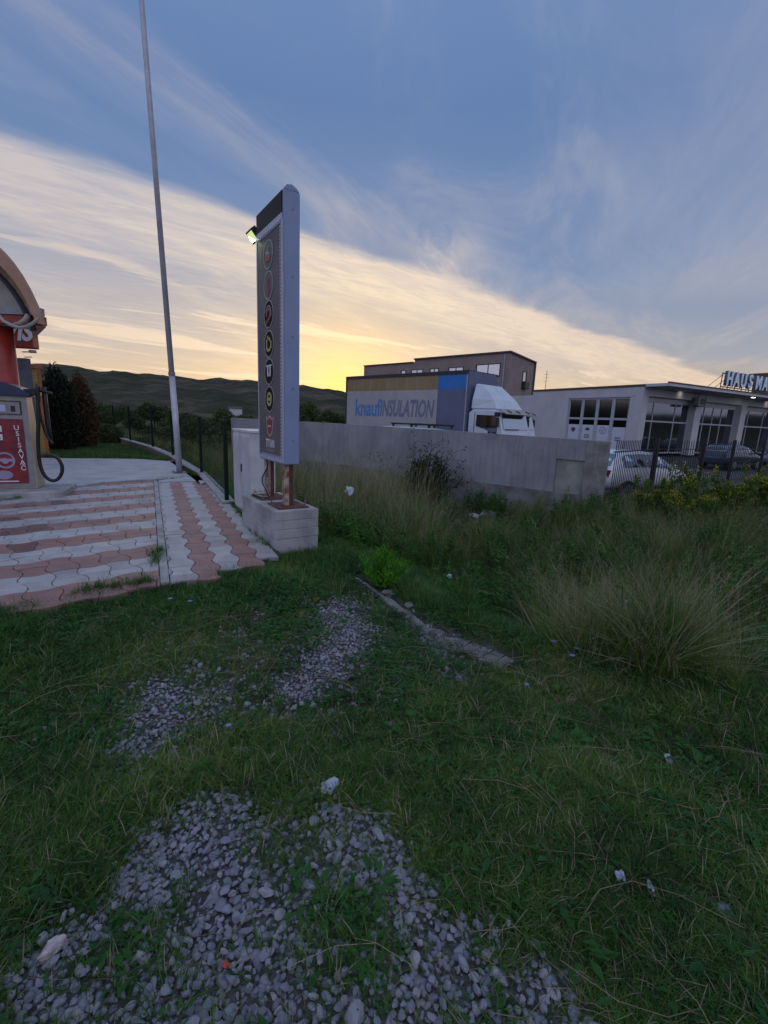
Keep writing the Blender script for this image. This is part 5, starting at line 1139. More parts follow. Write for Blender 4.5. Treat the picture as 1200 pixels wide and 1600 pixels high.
# thorny bush against the wall
tb_p = W0+WD*3.85-WN*.95; tb_p.z = float(ground(tb_p.x, tb_p.y))
tb = thing('thorn_bush', 'dark bare-branched thorny bush growing against the concrete wall', 'bush', tb_p)
mb = MB(); tips = []
for k in range(30):
    a_ = rg.uniform(0, 6.28); sp = rg.uniform(.15, 1.55); hgt = rg.uniform(1.0, 1.95)*(1-.25*abs(sp-.4)); p = tb_p.copy(); pts = [p]
    for j in range(1, 9):
        t_ = j/8; pts.append(tb_p+Vector((cos(a_)*sp*t_**1.3, sin(a_)*sp*.45*t_**1.3, hgt*(t_-.12*t_*t_*sp)))+Vector(rg.normal(0, .03, 3)))
    mb.tube(pts, .01, 4, rs=[.014*(1-.8*j/8) for j in range(9)])
    for j in range(2, 9):
        for _ in range(2):
            q_ = pts[j]+Vector((rg.normal(0, .14), rg.normal(0, .10), rg.uniform(-.02, .20))); mb.tube([pts[j], (pts[j]+q_)/2+Vector((0, 0, .02)), q_], .004, 3); tips.append(q_)
mb.build('branches', M['bark_thorn'], tb)
T = np.array([tuple(t_) for t_ in tips]); T = np.repeat(T, 7, 0)+rg.normal(0, .055, (len(T)*7, 3)); keep = rg.random(len(T)) < np.clip(1.25-(T[:, 2]-tb_p.z)*.6, .12, 1)
T = T[keep]
def leaves_at(T, size, mt_, name, aspect=1.5):
    n = len(T); u = rg.normal(size=(n, 3)); u /= np.linalg.norm(u, axis=1)[:, None]; v_ = np.cross(u, rg.normal(size=(n, 3))); v_ /= np.linalg.norm(v_, axis=1)[:, None]; s = size*rg.uniform(.6, 1.4, n)[:, None]
    P = np.stack([T-u*s*aspect, T-v_*s*.6, T+u*s*aspect, T+v_*s*.6], 1).reshape(-1, 3); me = bpy.data.meshes.new(name); me.from_pydata(P.tolist(), [], np.arange(4*n).reshape(-1, 4).tolist()); me.materials.append(mt_); return me
link('leaves', leaves_at(T-np.array(tb_p), .020, M['thorn'], 'leaves'), tb, tb_p)
link('inner_leaves', leafcloud(rg, [(0, 0, .45, .62, .38, .5), (.15, 0, .95, .42, .28, .42), (-.2, 0, .8, .3, .25, .4)], 5200, .022, M['thorn'], 'inner_leaves'), tb, tb_p)
# bright green shrub
bsp = gz(597, 918, -.08); bs = thing('small_shrub', 'small bright lime green bushy shrub at the edge of the gravel path', 'shrub', bsp)
mb = MB(); TT = []
for k in range(150):
    a_ = rg.uniform(0, 6.28); sp = rg.uniform(0, .26); hh = rg.uniform(.26, .43)*(1-sp*1.2); base_p = bsp+Vector((cos(a_)*sp*.3, sin(a_)*sp*.3, 0)); top_p = bsp+Vector((cos(a_)*sp*1.05, sin(a_)*sp*1.05, hh)); mb.tube([base_p, (base_p+top_p)/2, top_p], .0022, 3)
    for j in range(26):
        t_ = rg.uniform(.15, 1.05); q_ = base_p.lerp(top_p, t_)+Vector(rg.normal(0, .008, 3)); TT.append(tuple(q_))
mb.build('stems', M['weed'], bs)
TT = np.array(TT)-np.array(bsp); n = len(TT); u = rg.normal(0, .55, size=(n, 3)); u[:, 2] = abs(u[:, 2])+.7; u /= np.linalg.norm(u, axis=1)[:, None]; v_ = np.cross(u, rg.normal(size=(n, 3))); v_ /= np.linalg.norm(v_, axis=1)[:, None]
P = np.stack([TT, TT+u*.012-v_*.0035, TT+u*.034, TT+u*.012+v_*.0035], 1).reshape(-1, 3); me = bpy.data.meshes.new('leaves'); me.from_pydata(P.tolist(), [], np.arange(4*n).reshape(-1, 4).tolist()); me.materials.append(M['bright']); link('leaves', me, bs, bsp)
# yellow flowering bushes by the railing
for k, (px, py, D_, s_) in enumerate(((1075, 800, 8.2, 1.0), (1020, 800, 8.6, .75), (1180, 790, 9.2, .95), (1130, 800, 8.6, .8))):
    p = at(px, py, D_); p.z = float(ground(p.x, p.y)); hgt = .80*s_+.1
    lab = ['yellow flowering bush in front of the middle of the black railing', 'small yellow flowering bush left of the larger one by the black railing', 'yellow flowering bush at the right edge beside the black railing', 'low green and yellow bush between two larger ones by the railing'][k]
    yb = thing('flowering_bush', lab, 'bush', p); lob = [(rg.uniform(-.42, .42)*s_, rg.uniform(-.3, .3)*s_, hgt*rg.uniform(.3, .95), rg.uniform(.10, .24)*s_, rg.uniform(.10, .22)*s_, rg.uniform(.10, .28)*s_) for _ in range(13)]+[(rg.uniform(-.45, .45)*s_, rg.uniform(-.3, .3)*s_, hgt*rg.uniform(1.0, 1.25), .07*s_, .07*s_, .20*s_) for _ in range(7)]
    link('foliage', leafcloud(rg, lob, 3600, .022, M['yleaf'], 'foliage', 1.8, .8), yb, p)
    link('flowers', leafcloud(rg, [(x, y, z+.12*s_, a_*.9, b_*.9, c_*.7) for x, y, z, a_, b_, c_ in lob], 1500 if k != 3 else 500, .014, M['yellow'], 'flowers', 1.1), yb, p)
# ------------------------------------------------------------------ scattered ground cover (geometry nodes over point clouds)
def scatter(name, pts, rot, scl, idx, sources, parent=None):
    "each source mesh becomes an instance on its points"
    n = len(pts); me = bpy.data.meshes.new(name); me.vertices.add(n); me.vertices.foreach_set('co', np.asarray(pts, np.float32).ravel())
    for nm, dt, ar in (('rot', 'FLOAT_VECTOR', rot), ('scl', 'FLOAT', scl), ('idx', 'INT', idx)):
        at_ = me.attributes.new(nm, dt, 'POINT'); at_.data.foreach_set('vector' if dt == 'FLOAT_VECTOR' else 'value', np.asarray(ar, np.int32 if dt == 'INT' else np.float32).ravel())
    o = link(name, me, parent); c_ = bpy.data.collections.new(name+'_kinds')
    for i, s_ in enumerate(sources): so_ = bpy.data.objects.new('%s_kind_%02d' % (name, i), s_); c_.objects.link(so_)
    for s_ in sources:
        for mm_ in s_.materials:
            if mm_.name not in [x.name for x in me.materials]: me.materials.append(mm_)
    ng = bpy.data.node_groups.new(name, 'GeometryNodeTree'); ng.interface.new_socket('Geometry', in_out='INPUT', socket_type='NodeSocketGeometry'); ng.interface.new_socket('Geometry', in_out='OUTPUT', socket_type='NodeSocketGeometry')
    N_ = ng.nodes; gi = N_.new('NodeGroupInput'); go = N_.new('NodeGroupOutput'); ip = N_.new('GeometryNodeInstanceOnPoints'); ci = N_.new('GeometryNodeCollectionInfo'); ci.inputs[0].default_value = c_
    ci.inputs['Separate Children'].default_value = True; ci.inputs['Reset Children'].default_value = True; ip.inputs['Pick Instance'].default_value = True
    def attr(nm, dt):
        a_ = N_.new('GeometryNodeInputNamedAttribute'); a_.data_type = dt; a_.inputs['Name'].default_value = nm; return a_.outputs['Attribute']
    ng.links.new(gi.outputs[0], ip.inputs['Points']); ng.links.new(ci.outputs[0], ip.inputs['Instance']); ng.links.new(attr('idx', 'INT'), ip.inputs['Instance Index']); ng.links.new(attr('rot', 'FLOAT_VECTOR'), ip.inputs['Rotation']); ng.links.new(attr('scl', 'FLOAT'), ip.inputs['Scale']); ng.links.new(ip.outputs[0], go.inputs[0])
    md = o.modifiers.new('scatter', 'NODES'); md.node_group = ng; o['kind'] = 'stuff'; return o
def blade(mb, base_, h, w_, lean_, az, seg=3, mi=0, curl=1.0):
    d = Vector((cos(az), sin(az), 0)); s_ = Vector((-sin(az), cos(az), 0)); vs = []
    for k in range(seg):
        t_ = k/seg; c = base_+d*(lean_*h*t_**(1+curl))+Vector((0, 0, h*t_*(1-.25*lean_*t_))); ww = w_*(1-t_*.7); vs += [c-s_*ww, c+s_*ww]
    vs.append(base_+d*lean_*h+Vector((0, 0, h*(1-.25*lean_)))); fs = [(2*k, 2*k+1, 2*k+3, 2*k+2) for k in range(seg-1)]+[(2*seg-2, 2*seg-1, 2*seg)]
    mb.add(vs, fs, mi)
def tuft(rng, n, r, h0, h1, w_, l0, l1, mats_, seg=3, dryp=0.0, curl=1.0):
    mb = MB()
    for _ in range(n):
        a_ = rng.uniform(0, 6.28); q_ = r*rng.uniform(0, 1)**.5; blade(mb, Vector((cos(a_)*q_, sin(a_)*q_, -.005)), rng.uniform(h0, h1), w_*rng.uniform(.6, 1.3), rng.uniform(l0, l1), a_+rng.normal(0, .9), seg, 1 if rng.random() < dryp else 0, curl)
    return mb.mesh('tuft', mats_)
r5 = np.random.default_rng(5)
short = [tuft(r5, 16, .03, .018, .050, .0011, .3, 1.6, [M['grass'], M['dry']], 3, .10) for _ in range(4)]+[tuft(r5, 12, .035, .03, .085, .0014, .4, 1.4, [M['grass'], M['dry']], 3, .08) for _ in range(3)]
lush = [tuft(r5, 18, .04, .05, .13, .0019, .3, 1.2, [M['lush'], M['dry']], 3, .03) for _ in range(4)]
def leafy(rng, n, r, h, lw, ll, mt_):
    mb = MB()
    for _ in range(n):
        a_ = rng.uniform(0, 6.28); q_ = r*rng.uniform(0, 1)**.5; z = h*rng.uniform(.2, 1); b_ = Vector((cos(a_)*q_, sin(a_)*q_, z)); d = Vector((cos(a_+rng.normal(0, .8)), sin(a_+rng.normal(0, .8)), rng.uniform(-.25, .55))).normalized(); s_ = d.cross(Vector((0, 0, 1))).normalized(); l_ = ll*rng.uniform(.6, 1.3); w_ = lw*rng.uniform(.7, 1.2)
        mb.add([b_, b_+d*l_*.5+s_*w_, b_+d*l_+Vector((0, 0, -l_*.15)), b_+d*l_*.5-s_*w_], [(0, 1, 2, 3)])
    return mb.mesh('leafy', mt_)
weeds = [leafy(r5, 26, .045, .03, .005, .016, M['weed']) for _ in range(3)]+[leafy(r5, 14, .05, .035, .009, .045, M['weed']) for _ in range(2)]+[leafy(r5, 40, .05, .045, .003, .010, M['weed']) for _ in range(2)]
def inpoly(x, y, P):
    ins = np.zeros(len(x), bool); n = len(P)
    for i in range(n):
        x0, y0 = P[i]; x1, y1 = P[(i+1) % n]; c_ = ((y0 > y) != (y1 > y)) & (x < (x1-x0)*(y-y0)/(y1-y0+1e-12)+x0); ins ^= c_
    return ins
def wp(L_, z=-.06): return [tuple(gz(x, y, z)[:2]) for x, y in L_]
G1 = wp([(-90, 1700), (-20, 1500), (90, 1420), (190, 1325), (225, 1270), (300, 1215), (380, 1225), (430, 1265), (480, 1250), (540, 1245), (620, 1280), (675, 1350), (730, 1400), (775, 1460), (830, 1530), (940, 1600), (940, 1720)])
G2 = wp([(165, 1215), (165, 1150), (200, 1085), (250, 1050), (320, 1058), (345, 1085), (290, 1115), (255, 1160), (235, 1200), (190, 1225)])
G3 = wp([(400, 1080), (450, 1045), (500, 1000), (485, 940), (560, 925), (595, 985), (565, 1030), (500, 1090), (440, 1095)])
G4 = wp([(640, 965), (690, 985), (735, 1040), (745, 1075), (700, 1055), (655, 1010)])
G5 = wp([(1060, 1400), (1110, 1385), (1190, 1480), (1200, 1580), (1130, 1530)]); G6 = wp([(840, 1500), (900, 1480), (960, 1600), (960, 1680), (850, 1680)]); G8 = wp([(90, 1000), (330, 940), (480, 950), (600, 930), (700, 1000), (760, 1120), (560, 1180), (330, 1190), (150, 1230), (60, 1150)]); G7 = wp([(90, 1060), (200, 1040), (230, 1110), (130, 1150)])
GAP = wp([(395, 1285), (470, 1262), (505, 1330), (470, 1380), (425, 1375), (395, 1330)]); GW1 = wp([(490, 1400), (560, 1385), (630, 1430), (640, 1510), (600, 1600), (520, 1600), (500, 1480)]); GW2 = wp([(160, 1440), (240, 1420), (250, 1500), (180, 1530)]); GW3 = wp([(255, 1370), (300, 1365), (295, 1400), (262, 1400)])
def edge_noise(x, y): return .035*np.sin(x*23+y*11)+.03*np.sin(y*31-x*17)+.02*np.sin(x*61+y*47)
def gravel_density(x, y):
    rj = np.random.default_rng(len(x)+17); sg_ = .032+.019*np.clip(y, 0, 4); xx, yy = x+edge_noise(x, y)+rj.normal(0, 1, len(x))*sg_, y+edge_noise(y, x)+rj.normal(0, 1, len(x))*sg_
    d = np.zeros(len(x))
    for G, w_ in ((G1, 1), (G2, .95), (G3, .8), (G4, .6), (G5, .35), (G6, .4), (G7, .3), (G8, .13)): d = np.where(inpoly(xx, yy, G), np.maximum(d, w_), d)
    for G, w_ in ((GAP, .45), (GW1, .55), (GW2, .45), (GW3, .5)): d = np.where(inpoly(xx, yy, G), np.minimum(d, w_), d)
    return d
# stones
def stone_mesh(rng):
    bm = bmesh.new(); bmesh.ops.create_icosphere(bm, subdivisions=2, radius=1); ax_ = rng.uniform(.62, 1.05, 3); ax_[2] *= .68
    pl_ = [(Vector(rng.normal(size=3)).normalized(), rng.uniform(.50, .82)) for _ in range(11)]
    for v in bm.verts:
        for n_, d_ in pl_:
            k_ = v.co.dot(n_)-d_
            if k_ > 0: v.co -= n_*k_*.99
        v.co = Vector((v.co.x*ax_[0]*1.25, v.co.y*ax_[1], v.co.z*ax_[2]))
    me = bpy.data.meshes.new('stone'); bm.to_mesh(me); bm.free(); me.materials.append(M['stone']); return me
stones = [stone_mesh(r5) for _ in range(9)]
sp_ = .0182
gx_, gy_ = np.meshgrid(np.arange(-1.9, 1.5, sp_), np.arange(.35, 4.9, sp_)); gx_ = gx_.ravel()+r5.uniform(-.5, .5, gx_.size)*sp_*.95; gy_ = gy_.ravel()+r5.uniform(-.5, .5, gy_.size)*sp_*.95
dn_ = gravel_density(gx_, gy_); k_ = r5.random(len(gx_)) < dn_; gx_, gy_, dn_ = gx_[k_], gy_[k_], dn_[k_]
gs_ = r5.lognormal(-4.28, .28, len(gx_))*np.where(gy_ > 2, .88, 1.0); gzz = ground(gx_, gy_)+gs_*.22+np.where(r5.random(len(gx_)) < .35, .014, 0)*(dn_ > .7)
order = np.argsort(np.hypot(gx_, gy_)); gx_, gy_, gs_, gzz = gx_[order], gy_[order], gs_[order], gzz[order]
vis = (np.abs(gx_) < gy_*.98+.15) & (gy_ > .78)
# bed of fine grit under the stones
bedx, bedy = np.meshgrid(np.arange(-2, 1.6, .05), np.arange(.3, 5, .05)); zb2 = ground(bedx, bedy)
M['grit'] = mat('grit_bed', (.15, .14, .14), .95, var=.35, vsc=60, bump=1, bsc=200)
msk = gravel_density(bedx.ravel(), bedy.ravel()).reshape(bedx.shape) > .3
i_ = np.arange(bedx.size).reshape(bedx.shape); F_ = np.stack([i_[:-1, :-1], i_[:-1, 1:], i_[1:, 1:], i_[1:, :-1]], -1)[msk[:-1, :-1]]
me = bpy.data.meshes.new('gravel_bed'); me.from_pydata(np.stack([bedx, bedy, zb2+.006], -1).reshape(-1, 3).tolist(), [], F_.tolist()); me.materials.append(M['grit'])
gbed = tag(link('gravel_bed', me), kind='structure')
iv = np.where(vis)[0][:295]; isel = np.zeros(len(gx_), bool); isel[iv] = True
for i in iv:
    o = link('stone', stones[int(r5.integers(9))], gbed, (gx_[i], gy_[i], gzz[i])); o.rotation_euler = (r5.normal(0, .35), r5.normal(0, .35), r5.uniform(0, 6.28)); s_ = gs_[i]; o.scale = (s_, s_, s_)
ir = ~isel; nR_ = int(ir.sum())
scatter('loose_stones', np.stack([gx_[ir], gy_[ir], gzz[ir]], -1), np.stack([r5.normal(0, .35, nR_), r5.normal(0, .35, nR_), r5.uniform(0, 6.28, nR_)], -1), gs_[ir], r5.integers(0, 9, nR_), stones, gbed)
# grass points
def rnd_field(n, fn_dens, x0, x1, y0, y1, rng):
    x = rng.uniform(x0, x1, n); y = rng.uniform(y0, y1, n); k = rng.random(n) < fn_dens(x, y); return x[k], y[k]
def patch(x, y, f, ph): return .5+.25*np.sin(x*f+ph+1.3*np.sin(y*f*.7))+.25*np.sin(y*f*1.1-ph+1.1*np.sin(x*f*.9+2))
def paved(x, y):
    dx, dy = x-K1.x, y-K1.y; u = dx*KB.x+dy*KB.y; v = dx*KA.x+dy*KA.y; e = np.interp(u, [-3, -1.137, -.63, 0, .47, .9, 1.3], [-.6, -.16, .07, .05, .2, .42, .75]); return (u < 1.2) & (v > e) & (v < 12) & (x < 0)
def plinthm(x, y):
    dx, dy = x-N0.x, y-N0.y; s_ = dx*A34.x+dy*A34.y; o_ = dx*B34.x+dy*B34.y; return (s_ > -.01) & (s_ < 2.6) & (o_ > -.01) & (o_ < .56)
def view(x, y, m_=.25): return (np.abs(x) < y*.95+m_+.45) & (y > .5)
CURB = np.array([tuple(gz(x, y, -.05)[:2]) for x, y in ((556, 897), (600, 925), (660, 968), (730, 998), (800, 1032))])
def dcurb(x, y):
    b_ = np.full(len(x), 9.)
    for (x0, y0), (x1, y1) in zip(CURB[:-1], CURB[1:]):
        dx, dy = x1-x0, y1-y0; t_ = np.clip(((x-x0)*dx+(y-y0)*dy)/(dx*dx+dy*dy), 0, 1); b_ = np.minimum(b_, np.hypot(x-x0-t_*dx, y-y0-t_*dy))
    return b_
BARE = wp([(470, 905), (560, 890), (700, 960), (780, 1060), (640, 1110), (440, 1125), (250, 1150), (150, 1190), (170, 1060), (330, 1020), (470, 1000)])
def dshort(x, y):
    d = np.hypot(x, y); s = sd_edge(x, y); dens_ = np.clip(1.15-.11*d, .25, 1)*(.22+1.15*patch(x, y, 3.1, .7)**1.4)*np.where(inpoly(x, y, BARE), .40, 1)
    gd = gravel_density(x, y); dens_ = np.where(gd > .6, dens_*.022, np.where(gd > .3, dens_*.10, dens_)); dens_ = np.where((gd > .1) & (gd <= .6), np.maximum(dens_, .12), dens_)
    dens_ = np.where(dcurb(x, y) < .13, dens_*.05, dens_)
    return dens_*view(x, y)*(~paved(x, y))*(~plinthm(x, y))*(s < 3)
x, y = rnd_field(170000, dshort, -4.2, 6.6, .5, 6.2, r5); x2, y2 = rnd_field(60000, dshort, -1.6, 1.9, .55, 1.9, r5); x, y = np.r_[x, x2], np.r_[y, y2]; n = len(x)
scatter('short_grass', np.stack([x, y, ground(x, y)], -1), np.stack([r5.normal(0, .12, n), r5.normal(0, .12, n), r5.uniform(0, 6.28, n)], -1), r5.uniform(.6, 1.25, n)*(.85+.5*patch(x, y, 2.2, 3)), r5.integers(0, 7, n), short)
def dweed(x, y):
    gd = gravel_density(x, y); inw = inpoly(x, y, GW1) | inpoly(x, y, GW2) | inpoly(x, y, GW3)
    d_ = np.where(inw, .30, np.where(gd > .3, .004, .28*np.clip(patch(x, y, 2.6, 2.2)*1.6-.4, 0, 1)+.06))
    return d_*view(x, y)*(~paved(x, y))*(~plinthm(x, y))*(dcurb(x, y) > .06)
x, y = rnd_field(70000, dweed, -3.5, 5.0, .55, 6.0, r5); n = len(x)
scatter('leafy_weeds', np.stack([x, y, ground(x, y)+.004], -1), np.stack([r5.normal(0, .2, n), r5.normal(0, .2, n), r5.uniform(0, 6.28, n)], -1), r5.uniform(.6, 1.5, n), r5.integers(0, 7, n), weeds)
# lush dark fringe along the paving edge, by the plinth and down the bank
def dlush(x, y):
    dx, dy = x-K1.x, y-K1.y; u = dx*KB.x+dy*KB.y; v = dx*KA.x+dy*KA.y; e = np.interp(u, [-3, -1.137, -.63, 0, .47, .9, 1.3], [-.6, -.16, .07, .05, .2, .42, .75])
    fr = np.exp(-np.clip(e-v, 0, 9)/.28)*(v < e+.04)*(u < 1.9); s = sd_edge(x, y); bank = np.clip(s/.25, 0, 1)*(.35+.5*patch(x, y, 2.3, 1.1)); blkf = np.exp(-np.abs(np.hypot(x+.85, y-5.15))/.35)
    left_ = .35*(x < -1.2)*patch(x, y, 3.3, 4)
    d_ = np.clip(fr*1.0+bank*.9+blkf*.8+left_, 0, 1); d_ = np.where(gravel_density(x, y) > .2, .012, d_); return d_*view(x, y, .5)*(~plinthm(x, y))*(~paved(x, y))*(dcurb(x, y) > .09)
x, y = rnd_field(130000, dlush, -4.2, 9.0, .6, 9.5, r5); q1 = (x-W0.x)*WN.x+(y-W0.y)*WN.y; k_ = q1 < -.05; x, y = x[k_], y[k_]; n = len(x)
scatter('lush_grass', np.stack([x, y, ground(x, y)], -1), np.stack([r5.normal(0, .15, n), r5.normal(0, .15, n), r5.uniform(0, 6.28, n)], -1), r5.uniform(.5, 1.25, n), r5.integers(0, 4, n), lush)
# lawn behind the slab and grass in paving cracks
lawnP = [(p.x, p.y) for p in lw]
x = r5.uniform(-20, -6, 26000); y = r5.uniform(12, 24, 26000); k_ = inpoly(x, y, lawnP); x, y = x[k_], y[k_]; n = len(x)
scatter('lawn_grass', np.stack([x, y, np.full(n, 0.)], -1), np.stack([np.zeros(n), np.zeros(n), r5.uniform(0, 6.28, n)], -1), r5.uniform(.8, 1.4, n), r5.integers(0, 4, n), lush)
ck = []
for (u0, v0), (u1, v1), m_ in (((1.13, .9), (1.16, 6.2), 240), ((.0, 6.75), (.9, 7.4), 50), ((-2.3, 4.75), (-1.7, 5.6), 40), ((-.1, .6), (-.02, 1.2), 40), ((-.7, .05), (-.1, .12), 60), ((.9, 7.4), (.7, 8.8), 80)):
    for _ in range(m_):
        t_ = r5.random(); p = K1+KB*(u0+(u1-u0)*t_+r5.normal(0, .03))+KA*(v0+(v1-v0)*t_+r5.normal(0, .04)); ck.append((p.x, p.y, .0))
ck = np.array(ck); n = len(ck)
scatter('crack_grass', ck, np.stack([r5.normal(0, .2, n), r5.normal(0, .2, n), r5.uniform(0, 6.28, n)], -1), r5.uniform(.4, 1.0, n), r5.integers(0, 4, n), lush)
# tall grasses
def seedhead(mb, p, d, L_, w_, mi):
    up_ = Vector((0, 0, 1)); s_ = d.cross(up_).normalized()
    for k in range(9):
        t_ = k/9; c = p+d*L_*t_; a_ = k*2.4; o_ = (s_*cos(a_)+s_.cross(d)*sin(a_))*w_*(1-.5*t_); mb.add([c, c+d*L_*.13+o_*.5-s_*.0012, c+d*L_*.20+o_, c+d*L_*.13+o_*.5+s_*.0012], [(0, 1, 2, 3)], mi)
def tallt(rng, n, h0, h1, seeds, r=.06, lean_=(.1, .7), w_=.0027, dryp=.10, seg=5):
    mb = MB()
    for i in range(n):
        a_ = rng.uniform(0, 6.28); q_ = r*rng.uniform(0, 1)**.5; az = a_+rng.normal(0, 1.4); h = rng.uniform(h0, h1); l_ = rng.uniform(*lean_); b_ = Vector((cos(a_)*q_, sin(a_)*q_, -.01)); mi = 1 if rng.random() < dryp else 0
        blade(mb, b_, h, w_*rng.uniform(.6, 1.3), l_, az, seg, mi, 1.0)
        if i < seeds:
            d = Vector((cos(az), sin(az), 0)); tip = b_+d*l_*h+Vector((0, 0, h*(1-.25*l_))); dd = (d*(.35+l_)+Vector((0, 0, .9-.4*l_))).normalized(); seedhead(mb, tip-dd*.04, dd, rng.uniform(.08, .15), .010, 1)
    return mb.mesh('tall_tuft', [M['tallg'], M['dry']])
talls = [tallt(r5, 22, .25, .55, 0) for _ in range(3)]+[tallt(r5, 18, .40, .85, 4, dryp=.2) for _ in range(3)]+[tallt(r5, 12, .6, 1.05, 8, dryp=.55, w_=.0016) for _ in range(2)]
def line_q(x, y): return np.minimum((x-W0.x)*WN.x+(y-W0.y)*WN.y, np.where(x > 4.5, -(x-F0.x)*fd.y+(y-F0.y)*fd.x, 9))
def dtall(x, y):
    s = sd_edge(x, y); q_ = line_q(x, y)
    rightm = smooth((x-1.15)/.45)*smooth((y-2.0-.25*np.abs(x-1.7))/.5)*np.clip(1.1-.05*y, .5, 1)
    leftm = (x < .9)*smooth((s-.9)/.8)*.75; mid = .32*smooth((s-.3)/.7)*patch(x, y, 2.0, .4)
    d_ = np.clip(np.maximum(rightm, leftm)+mid, 0, 1)
    clear_ = np.exp(-((x-.9)**2+(y-5.2)**2)/1.2); d_ = d_*(1-.75*clear_)
    return d_*view(x, y, 1.0)*(q_ < -.12)*(~plinthm(x, y))*(s > .15)
cl_ = []
def cluster(cx_, cy_, m_, r_, hgt, wx, wy, dry_):
    for _ in range(m_):
        a_ = r5.uniform(0, 6.28); q_ = r_*abs(r5.normal(0, .6)); cl_.append((cx_+cos(a_)*q_, cy_+sin(a_)*q_, hgt*r5.uniform(.7, 1.15)*(1-.25*min(q_/r_, 1)), wx+r5.normal(0, .24), wy+r5.normal(0, .26)+.12*cos(a_)*q_/r_, dry_))
xx_ = np.r_[r5.uniform(-9, 13, 5600), r5.uniform(1.6, 8, 1100)]; yy_ = np.r_[r5.uniform(1.7, 18, 5600), r5.uniform(3.0, 9.5, 1100)]; kk_ = r5.random(6700) < dtall(xx_, yy_)*.66
for cx_, cy_ in zip(xx_[kk_], yy_[kk_]):
    pt_ = float(patch(np.array([cx_]), np.array([cy_]), 1.1, 1.0)[0]); near_wall = 1.0 < cx_ < 2.9 and -float(line_q(np.array([cx_]), np.array([cy_]))[0]) < 2.4
    hg = r5.uniform(.38, .95)*(.75+.5*pt_)*(1.15 if cx_ > 3 and cy_ > 6 else 1)*(.5 if near_wall else 1)*(.62 if cy_ < 2.7 and cx_ > 1 else 1)*((1.75 if cy_ > 7 else 1.25) if cx_ < .8 else 1.0)
    cluster(cx_, cy_, int(r5.integers(4, 16)), r5.uniform(.12, .38), hg, r5.normal(.03, .14), r5.normal(-.15, .2), .06+.4*(r5.random() < .22)+.25*(cx_ < .2))
for cx_, cy_, m_, r_, hg, wx, wy in ((1.75, 2.75, 90, .32, 1.05, .12, -.42), (1.55, 3.1, 60, .28, 1.0, .0, -.55), (2.0, 2.9, 60, .3, 1.1, .05, -.1), (2.5, 3.3, 60, .35, .95, .0, .25), (1.6, 4.0, 45, .3, .9, .0, -.35), (2.3, 4.4, 50, .4, .9, .1, -.2), (3.2, 4.2, 50, .4, .9, .0, .1)): cluster(cx_, cy_, m_, r_, hg, wx, wy, .38)
C5 = np.array(cl_); k_ = (line_q(C5[:, 0], C5[:, 1]) < -.12) & ~plinthm(C5[:, 0], C5[:, 1]) & (sd_edge(C5[:, 0], C5[:, 1]) > .08); C5 = C5[k_]; n = len(C5); print('tall tufts', n)
ii = np.where(r5.random(n) < C5[:, 5], r5.integers(3, 8, n), r5.integers(0, 6, n))
scatter('tall_grass', np.stack([C5[:, 0], C5[:, 1], ground(C5[:, 0], C5[:, 1])], -1), np.stack([C5[:, 3], C5[:, 4], r5.uniform(0, 6.28, n)], -1), C5[:, 2], ii, talls)
# broad-leaved weeds among the tall grass
def dbroad(x, y): return np.clip(smooth((sd_edge(x, y)-.2)/.5)*patch(x, y, 2.4, 2.9)**2*1.3, 0, 1)*view(x, y, .5)*(line_q(x, y) < -.15)*(~plinthm(x, y))*(x > -3)*(1-.95*np.exp(-((x-gz(755, 810, -.55).x)**2+(y-gz(755, 810, -.55).y+.8)**2)/.9))
big_weeds = []
for _ in range(5):
    mb = MB()
    for k in range(4):
        a_ = r5.uniform(0, 6.28); hh = r5.uniform(.22, .46); l_ = r5.uniform(.1, .4); b_ = Vector((r5.normal(0, .05), r5.normal(0, .05), 0)); tp_ = b_+Vector((cos(a_)*l_*hh, sin(a_)*l_*hh, hh)); mb.tube([b_, b_.lerp(tp_, .5)+Vector((0, 0, .02)), tp_], .003, 3)
        for j in range(13):
            t_ = r5.uniform(.12, 1); c_ = b_.lerp(tp_, t_); az = r5.uniform(0, 6.28); d = Vector((cos(az), sin(az), r5.uniform(-.1, .7))).normalized(); s_ = d.cross(Vector((0, 0, 1))).normalized(); L_ = r5.uniform(.04, .10)*(1.2-.6*t_); w_ = L_*r5.uniform(.14, .26)
            mb.add([c_, c_+d*L_*.35+s_*w_, c_+d*L_*.8+s_*w_*.6-Vector((0, 0, L_*.1)), c_+d*L_-Vector((0, 0, L_*.25)), c_+d*L_*.8-s_*w_*.6-Vector((0, 0, L_*.1)), c_+d*L_*.35-s_*w_], [(0, 1, 2, 3), (0, 3, 4, 5)])
    big_weeds.append(mb.mesh('weed_plant', M['lush']))
x, y = rnd_field(3800, dbroad, -3, 9, 2.0, 11, r5); n = len(x)
scatter('tall_weeds', np.stack([x, y, ground(x, y)], -1), np.stack([r5.normal(0, .15, n), r5.normal(0, .15, n), r5.uniform(0, 6.28, n)], -1), r5.uniform(.7, 1.6, n), r5.integers(0, 5, n), big_weeds)
